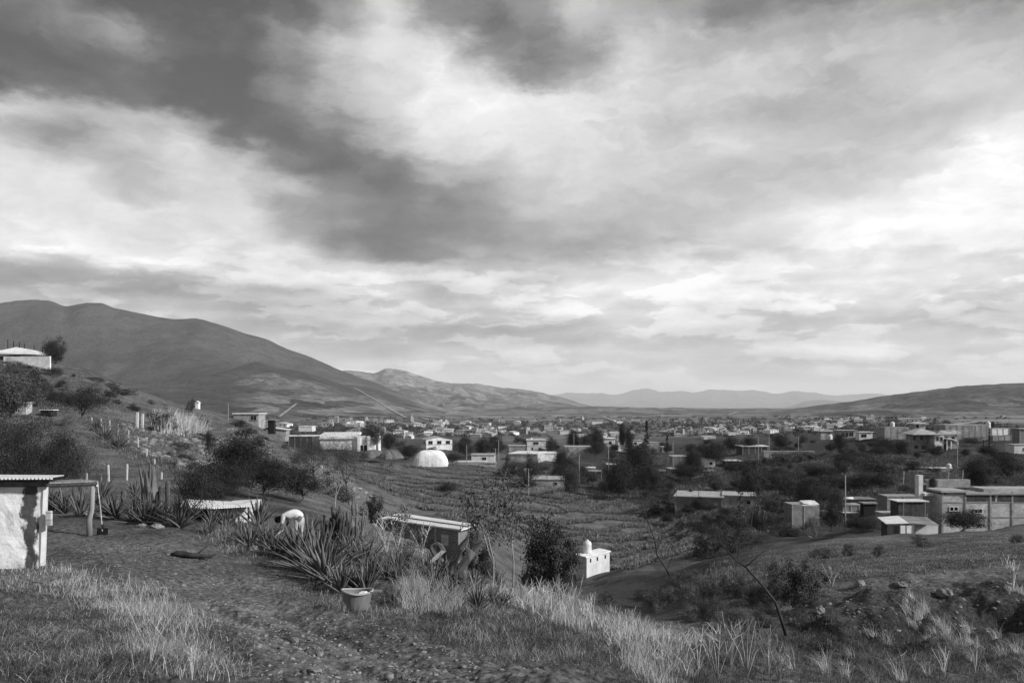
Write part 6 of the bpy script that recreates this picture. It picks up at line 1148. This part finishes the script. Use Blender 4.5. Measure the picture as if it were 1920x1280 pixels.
far_group(66, [(800, 815, 150, 8, 0, 1), (930, 812, 120, 9, 0, 1), (1090, 812, 120, 9, 0, .6)], 'small pale town house', 'houses in the crowded town centre', 300, 900)
far_group(120, [(1440, 803, 170, 10, -2, 1), (1330, 812, 90, 9, 0, .8), (1560, 794, 120, 7, -3, .8)], 'small far town house', 'houses at the foot of the right hill', 430, 1500, (.38, .66))
far_group(46, [(700, 797, 220, 6, 0, 1), (1050, 792, 150, 5, 0, .8), (1700, 788, 200, 6, -2, .8)], 'lone field house', 'houses scattered over the fields', 500, 2300, (.8, 1.2))
# ---- far trees read as one speckle: one object
def far_wood():
    regs = [(1150, 806, 800, 14, 0, 1), (1500, 800, 400, 14, 0, 1), (700, 808, 280, 12, 0, 1), (1100, 786, 800, 6, 0, .35)]
    P_ = scatter(regs, 2600, 330, 2480); V = []; Q = []; sz = np.clip(P_[:, 1] * .0026, 1.2, 3.6) * RNG.uniform(.5, 1.5, len(P_)); n = 26
    idx = np.repeat(np.arange(len(P_)), n); off = RNG.normal(size=(len(idx), 3)) * np.array([.55, .55, .35]); off[:, 2] = np.abs(off[:, 2]) + .15; C = P_[idx] + off * sz[idx][:, None]
    V, Q = leaf_quads(C, 1.0, .5, 0, .7); V = (V.reshape(-1, 4, 3) - C[:, None]) * (sz[idx] * .30)[:, None, None] + C[:, None]; o = npmesh('far_wood', V.reshape(-1, 3), Q, M['scrub']); tag(o, kind='stuff')
far_wood()
# ================================================================== agave field on the terrace
FP = [(640, 882), (700, 872), (770, 872), (850, 882), (930, 880), (1000, 905), (1090, 918), (1200, 950), (1290, 985), (1335, 1020), (1310, 1045), (1240, 1050), (1170, 1075), (1100, 1050), (1040, 1010), (930, 1010), (870, 985), (800, 960), (745, 935), (690, 905)]
def inside(px, row, poly):
    c = False; j = len(poly) - 1
    for i in range(len(poly)):
        (xi, yi), (xj, yj) = poly[i], poly[j]
        if (yi > row) != (yj > row) and px < (xj - xi) * (row - yi) / (yj - yi) + xi: c = not c
        j = i
    return c
field = []
YR = [28.0]
while YR[-1] < 262: YR.append(YR[-1] + max(4.8, 8.2 * (YR[-1] + 26) / 130))
for y0, off in [(q, o_) for q in YR for o_ in (0, .9, 1.8)]:
    x = -48.0
    while x < 36:
        xc = max(0, x + 18); sl = .10 + .03 * xc; y = y0 + off + .10 * (x + 48) + .015 * xc ** 2
        if 88 < y < 260:
            xx = x + random.uniform(-.2, .2); yy = y + random.uniform(-.28, .28); z = gz(xx, yy); px = 960 + xx / yy * F; row = HZ - z / yy * F
            if inside(px, row, FP) and random.random() < .94: field.append((xx, yy, z))
        x += .70 / math.sqrt(1 + sl * sl)
field.sort(key=lambda p: p[1]); print('field', len(field))
FA = [make_agave('field_agave', 15, 1.0, .075, 20 + i, M['agavef'], (25, 85), 3) for i in range(3)]; fu = [0] * 3
for i, p in enumerate(field[:290]):
    k = i % 3; o = FA[k] if not fu[k] else FA[k].copy()
    if fu[k]: COL.objects.link(o)
    fu[k] = 1; s = random.uniform(.6, .95); o.location = p; o.scale = (s, s, s); o.rotation_euler = (random.uniform(-.1, .1), random.uniform(-.1, .1), random.uniform(0, 6)); tag(o, 'agave plant in the curving rows of the terraced field', 'agave', 'agaves planted in rows in the field')
def field_mass():
    V = []; Q = []; base = [np.array([v.co for v in o.data.vertices]) for o in FA]; qs = [np.array([list(p.vertices) for p in o.data.polygons]) for o in FA]; nb = 0
    for i, p in enumerate(field[290:]):
        k = i % 3; s = random.uniform(.65, 1.0); a = random.uniform(0, 6.28); c, q = math.cos(a), math.sin(a); b = base[k] * s; V.append(np.stack([b[:, 0] * c - b[:, 1] * q + p[0], b[:, 0] * q + b[:, 1] * c + p[1], b[:, 2] + p[2]], 1)); Q.append(qs[k] + nb); nb += len(b)
    o = npmesh('field_agaves', np.concatenate(V), np.concatenate(Q), M['agavef']); tag(o, kind='stuff')
field_mass()
# ================================================================== grass, weeds and stones
def off_path(x, y):
    d = path_d(x, y); return d > .95 + RNG.random(len(x)) * .5 + np.clip((y - 17) / 4, 0, 1) * 1.3 * (x < -2)
def tufts(regs, n, per, h, w, lean, m, name, ymin=5, ymax=60, spread=.12, wind=(.25, 0), anywhere=False):
    c = scatter(regs, n, ymin, ymax, None if anywhere else off_path); idx = np.repeat(np.arange(len(c)), per); P_ = c[idx] + np.concatenate([RNG.normal(size=(len(idx), 2)) * spread, np.zeros((len(idx), 1))], 1); P_[:, 2] = ground(P_[:, 0], P_[:, 1]) - .02
    hs = RNG.uniform(.45, 1.1, len(c))[idx] * RNG.uniform(.55, 1.1, len(idx)) * h; blades(name, P_, hs, np.clip(w * RNG.uniform(.6, 1.3, len(idx)), 0, 1) * np.clip(P_[:, 1] / 14, .7, 2.5), lean, m, wind=wind)
tufts([(230, 1115, 130, 40, 14, 1), (300, 1180, 90, 60, 30, 1), (90, 1090, 100, 24, 8, .7), (340, 1250, 80, 40, 20, .8)], 520, 15, .26, .009, .75, M['dry'], 'tall_dry_grass', ymax=24, spread=.16)
tufts([(120, 1220, 230, 80, 5, 1), (60, 1130, 120, 50, 0, .8), (300, 1230, 160, 60, 0, 1)], 3600, 12, .13, .013, 1.5, M['green'], 'weedy_grass', ymax=18, spread=.14)
tufts([(120, 1220, 230, 80, 5, 1), (300, 1230, 160, 60, 0, 1)], 500, 7, .17, .007, 1.5, M['dry'], 'straw_litter', ymax=18, spread=.18)
tufts([(800, 1130, 62, 30, 15, 2.2), (880, 1125, 60, 20, 0, .8)], 90, 34, .55, .011, .8, M['dry'], 'pale_grass_tuft', ymax=30, spread=.10)
tufts([(1010, 1130, 110, 26, 8, 1.2), (1110, 1170, 110, 34, 12, 1.2), (1220, 1235, 80, 44, 25, 1.6), (1060, 1115, 70, 16, 0, 1)], 200, 24, .50, .010, .8, M['dry'], 'bank_grass', ymax=34, spread=.13)
tufts([(1330, 1250, 110, 40, 10, 1), (1130, 1230, 160, 40, 10, 1), (960, 1200, 160, 50, 8, 1)], 1500, 11, .16, .012, 1.4, M['green'], 'low_weeds', ymax=30, spread=.14)
tufts([(1380, 1085, 80, 22, 0, 1), (1310, 1050, 90, 22, 10, 1.2), (1290, 1020, 50, 26, 20, 2)], 260, 12, .35, .010, .8, M['drym'], 'hill_edge_grass', ymin=22, ymax=100, spread=.3)
tufts([(1740, 1180, 60, 26, 40, 1.2), (1880, 1240, 90, 40, 20, .7), (1620, 1240, 150, 40, 0, .35), (1900, 1100, 30, 30, 0, .5), (1560, 1120, 60, 20, 0, .4)], 60, 40, .60, .006, .8, M['dry'], 'bank_tufts', ymax=30, spread=.07, wind=(-.5, .1))
tufts([(1600, 1250, 340, 60, 0, 1), (1450, 1180, 140, 60, 0, .8), (1200, 1120, 120, 30, 10, .6)], 2400, 12, .22, .010, .9, M['green'], 'gully_weeds', ymax=26)
tufts([(1680, 1040, 300, 44, -4, 1)], 2600, 9, .13, .012, .9, M['green'], 'hillside_turf', ymin=22, ymax=62, spread=.2)
tufts([(1680, 1040, 300, 44, -4, 1)], 900, 8, .14, .010, .9, M['dry'], 'hillside_dry_turf', ymin=22, ymax=62, spread=.2)
tufts([(540, 1085, 160, 46, 14, 1), (760, 1170, 200, 40, 6, .7), (430, 1040, 70, 26, 10, 1), (960, 1180, 160, 50, 8, 1), (700, 1100, 140, 30, 0, .6)], 3000, 10, .15, .008, .9, M['green'], 'bank_weeds', ymax=34, spread=.1)
tufts([(470, 1040, 90, 26, 10, 1), (620, 1130, 200, 30, 8, .5), (980, 1190, 160, 50, 8, .8), (700, 1010, 60, 26, 10, 1.4), (800, 1040, 90, 20, 0, .8)], 700, 14, .24, .006, .8, M['dry'], 'dry_weeds', ymax=48, spread=.1)
tufts([(335, 808, 38, 9, 0, 1.6)], 90, 40, 3.0, .03, .45, M['dry'], 'reed_clump', ymin=84, ymax=108, spread=.5)
tufts([(120, 740, 120, 50, 20, 1), (260, 830, 110, 40, 20, 1), (400, 800, 90, 26, 15, .7), (560, 870, 100, 26, 15, .8)], 2600, 9, .35, .02, .8, M['green'], 'slope_grass', ymin=48, ymax=170, spread=.4)
tufts([(160, 760, 130, 50, 20, 1), (260, 840, 110, 36, 20, 1), (140, 860, 60, 30, 20, 1)], 1100, 9, .38, .014, .9, M['drym'], 'slope_dry_grass', ymin=42, ymax=170, spread=.4)
tufts([(1450, 870, 260, 12, 0, 1), (1350, 895, 140, 8, 0, .6), (1350, 930, 160, 10, 8, .7), (1660, 880, 220, 18, 0, .6)], 1500, 10, .55, .035, .9, M['drym'], 'field_grass', ymin=110, ymax=300, spread=1.0)
tufts([(1300, 930, 300, 60, 5, 1), (1650, 900, 280, 60, 0, 1)], 4200, 9, .8, .06, .9, M['green'], 'ravine_undergrowth', ymin=80, ymax=280, spread=1.0)
tufts([(480, 1150, 420, 110, 12, 1), (240, 1030, 170, 30, 0, 1), (760, 1230, 300, 50, 0, .7)], 2600, 6, .045, .012, 3.2, M['drym'], 'straw_litter', ymax=30, spread=.25, anywhere=True)
tufts([(480, 1150, 420, 110, 12, 1), (240, 1020, 170, 30, 0, 1.4), (760, 1230, 300, 50, 0, .7)], 900, 7, .07, .012, 2.0, M['green'], 'path_weeds', ymax=30, spread=.10, anywhere=True)
tufts([(720, 1050, 110, 24, 10, 1.2), (480, 1020, 90, 18, 10, 1), (860, 1085, 80, 24, 0, 1)], 260, 14, .48, .012, .9, M['drym'], 'thicket_grass', ymin=15, ymax=60, spread=.2)
def stones(regs, n, smin, smax, name, ymin, ymax, mt='rock'):
    c = scatter(regs, n, ymin, ymax); t = (1 + 5 ** .5) / 2; ico = np.array([(-1, t, 0), (1, t, 0), (-1, -t, 0), (1, -t, 0), (0, -1, t), (0, 1, t), (0, -1, -t), (0, 1, -t), (t, 0, -1), (t, 0, 1), (-t, 0, -1), (-t, 0, 1)]) / 1.9
    fc = np.array([(0, 11, 5), (0, 5, 1), (0, 1, 7), (0, 7, 10), (0, 10, 11), (1, 5, 9), (5, 11, 4), (11, 10, 2), (10, 7, 6), (7, 1, 8), (3, 9, 4), (3, 4, 2), (3, 2, 6), (3, 6, 8), (3, 8, 9), (4, 9, 5), (2, 4, 11), (6, 2, 10), (8, 6, 7), (9, 8, 1)])
    m = len(c); s = smin + (smax - smin) * RNG.random(m) ** 3.5; V = ico[None] * (1 + RNG.uniform(-.25, .25, (m, 12, 3))) * s[:, None, None] * np.stack([RNG.uniform(.7, 1.4, m), RNG.uniform(.7, 1.4, m), RNG.uniform(.35, .8, m)], 1)[:, None, :]; V = V + c[:, None, :]
    o = npmesh(name, V.reshape(-1, 3), (fc[None] + np.arange(m)[:, None, None] * 12).reshape(-1, 3), M[mt]); tag(o, kind='stuff')
stones([(600, 1230, 300, 70, 5, 1), (300, 1060, 160, 40, 10, .8), (480, 1180, 120, 50, 20, 1), (800, 1230, 260, 50, 0, .5)], 4200, .004, .04, 'gravel', 5, 30)
stones([(560, 1200, 90, 30, 25, 1), (700, 1262, 160, 20, 0, 1), (300, 1075, 80, 16, 12, .6)], 90, .02, .075, 'path_stones', 5, 30)
stones([(1700, 1150, 240, 60, 0, 1), (1680, 1040, 260, 40, 0, .5)], 700, .01, .09, 'bank_stones', 14, 60)
stones([(310, 840, 90, 36, 22, 1.4), (430, 815, 90, 26, 20, 1), (400, 845, 30, 18, 0, 1), (640, 910, 90, 16, 25, 1)], 1800, .06, .45, 'slope_rubble', 48, 130)
# ---- dry branching stalks and the bare leaning stems
def stalk(name, pts, r, m, label, cat='plant', twigs=(), group=None, leaves=0):
    f = Vector(pts[0]); t = empty(name, f, 0, label, cat, group); mb = MB(); n = len(pts); mb.tube([Vector(p) - f for p in pts], [r * (1 - .75 * i / (n - 1)) for i in range(n)], 6); mb.build('stem', m, t, smooth=True)
    for tw in twigs: mb = MB(); mb.tube([Vector(p) - f for p in tw], [r * .45, r * .3, r * .12][:len(tw)], 5); mb.build('branch', m, t)
    return t
y = 13.5; g0 = hit(1470, 1185, 11, 22); y = g0.y
p = lambda px, row, dy=0: P(px, row, y + dy)
t = stalk('bare_leaning_stem', [p(1474, 1190), p(1455, 1130), p(1432, 1100, .1), p(1400, 1064, .2), p(1380, 1050, .3), p(1352, 1020, .4), p(1340, 978, .5)], .045, M['barkd'], 'long dark bare stem leaning left over the gully with an upright leafy shoot',
      twigs=[[p(1384, 1053, .3), p(1387, 1000, .4), p(1388, 918, .5)], [p(1438, 1108, .1), p(1452, 1088, 0), p(1467, 1070, -.1)], [p(1398, 1062, .2), p(1412, 1050, .1), p(1432, 1032, 0)]])
C = []
for k in range(150):
    v = RNG.random() ** .8; q = p(1387 + RNG.normal() * 7 * (1.2 - v), 1000 - v * 85, .45 + RNG.normal() * .05) - t.location; C.append(tuple(q))
V, Q = leaf_quads(np.array(C), .055, .6, .3, .3); npmesh('leaves', V, Q, M['leafd'], t)
g1 = hit(1256, 1075, 14, 40); y = g1.y
stalk('bare_curved_stem', [p(1256, 1078), p(1248, 1064), p(1232, 1040), p(1228, 1012), p(1214, 975), p(1200, 938), p(1187, 920)], .05, M['barkd'], 'dark bare stem curving up left before the agave field', twigs=[[p(1232, 1030), p(1242, 1005), p(1256, 990)], [p(1250, 1068), p(1262, 1040), p(1259, 1010)], [p(1210, 965), p(1198, 968), p(1186, 960)]])
rg = random.Random(11)
SPOT = [(1310, 1262, 75), (1370, 1250, 80), (1400, 1270, 100), (1345, 1275, 90), (1440, 1265, 70), (1285, 1250, 60), (1175, 1195, 50), (1050, 1160, 70), (1075, 1165, 74), (1110, 1180, 60), (1330, 1240, 60), (1460, 1275, 60), (1000, 1150, 60), (1240, 1270, 50), (1700, 1275, 55), (1770, 1270, 50), (280, 1250, 110), (360, 1275, 60), (620, 1105, 40), (1830, 1265, 60), (725, 1040, 60), (745, 1030, 70), (790, 1045, 60), (1560, 1100, 34), (1900, 1105, 50)]
NM = ['left', 'right']
for i, (px, row, hp) in enumerate(SPOT):
    g = hit(px, row, 6 if row > 1100 else 18, 45)
    if g is None: continue
    s = g.y / F * hp * 1.15; t = empty('dry_branching_weed', g, rg.uniform(0, 6), None, 'weed', 'dry branching weeds'); mb = MB()
    for a in range(rg.randint(5, 8)):
        an = rg.random() * 6.28; ln = rg.uniform(.1, .5); q0 = Vector((0, 0, -.03)); q1 = Vector((math.cos(an) * ln * .3, math.sin(an) * ln * .3, .4)) * s; q2 = Vector((math.cos(an) * ln, math.sin(an) * ln, rg.uniform(.75, 1.05))) * s; r = max(.0032, .00052 * g.y)
        mb.tube([q0, q1, q2], [r * 1.5, r, r * .5], 4)
        for b in range(3): e = q1.lerp(q2, rg.uniform(.1, .7)); mb.tube([e, e + Vector((rg.uniform(-.2, .2), rg.uniform(-.2, .2), rg.uniform(.12, .3))) * s], [r * .8, r * .35], 3)
    mb.build('stems', M['twig'], t)
    where = ['by the foot of the pale grass tuft', 'under the leaning bare stem', 'nearest the bottom edge in the gully', 'on the gully bank crest', 'at the left of the gully grass', 'taller one in the gully grass', 'shorter one in the gully grass', 'right of the crest grass', 'left of the crest grass', 'close behind the gully stalks', 'lowest right of the gully stalks', 'beside the crest weeds', 'in the middle of the gully stalks', 'far left of the gully stalks'][i % 14] if 980 < px < 1480 else ('in the bank grass at the lower left' if px < 400 else ('between the agaves and the long shed' if px < 980 else 'on the weedy bank at the lower right'))
    tag(t, 'pale dry branching weed ' + where, 'weed')
for o in list(PROTO.values()):
    if not USED[[k for k in PROTO if PROTO[k] == o][0]]:
        for c in KIDS.get(o.name, []): bpy.data.objects.remove(c)
        bpy.data.objects.remove(o)
for i, k in enumerate(used):
    if not k: print('unused far house', i)
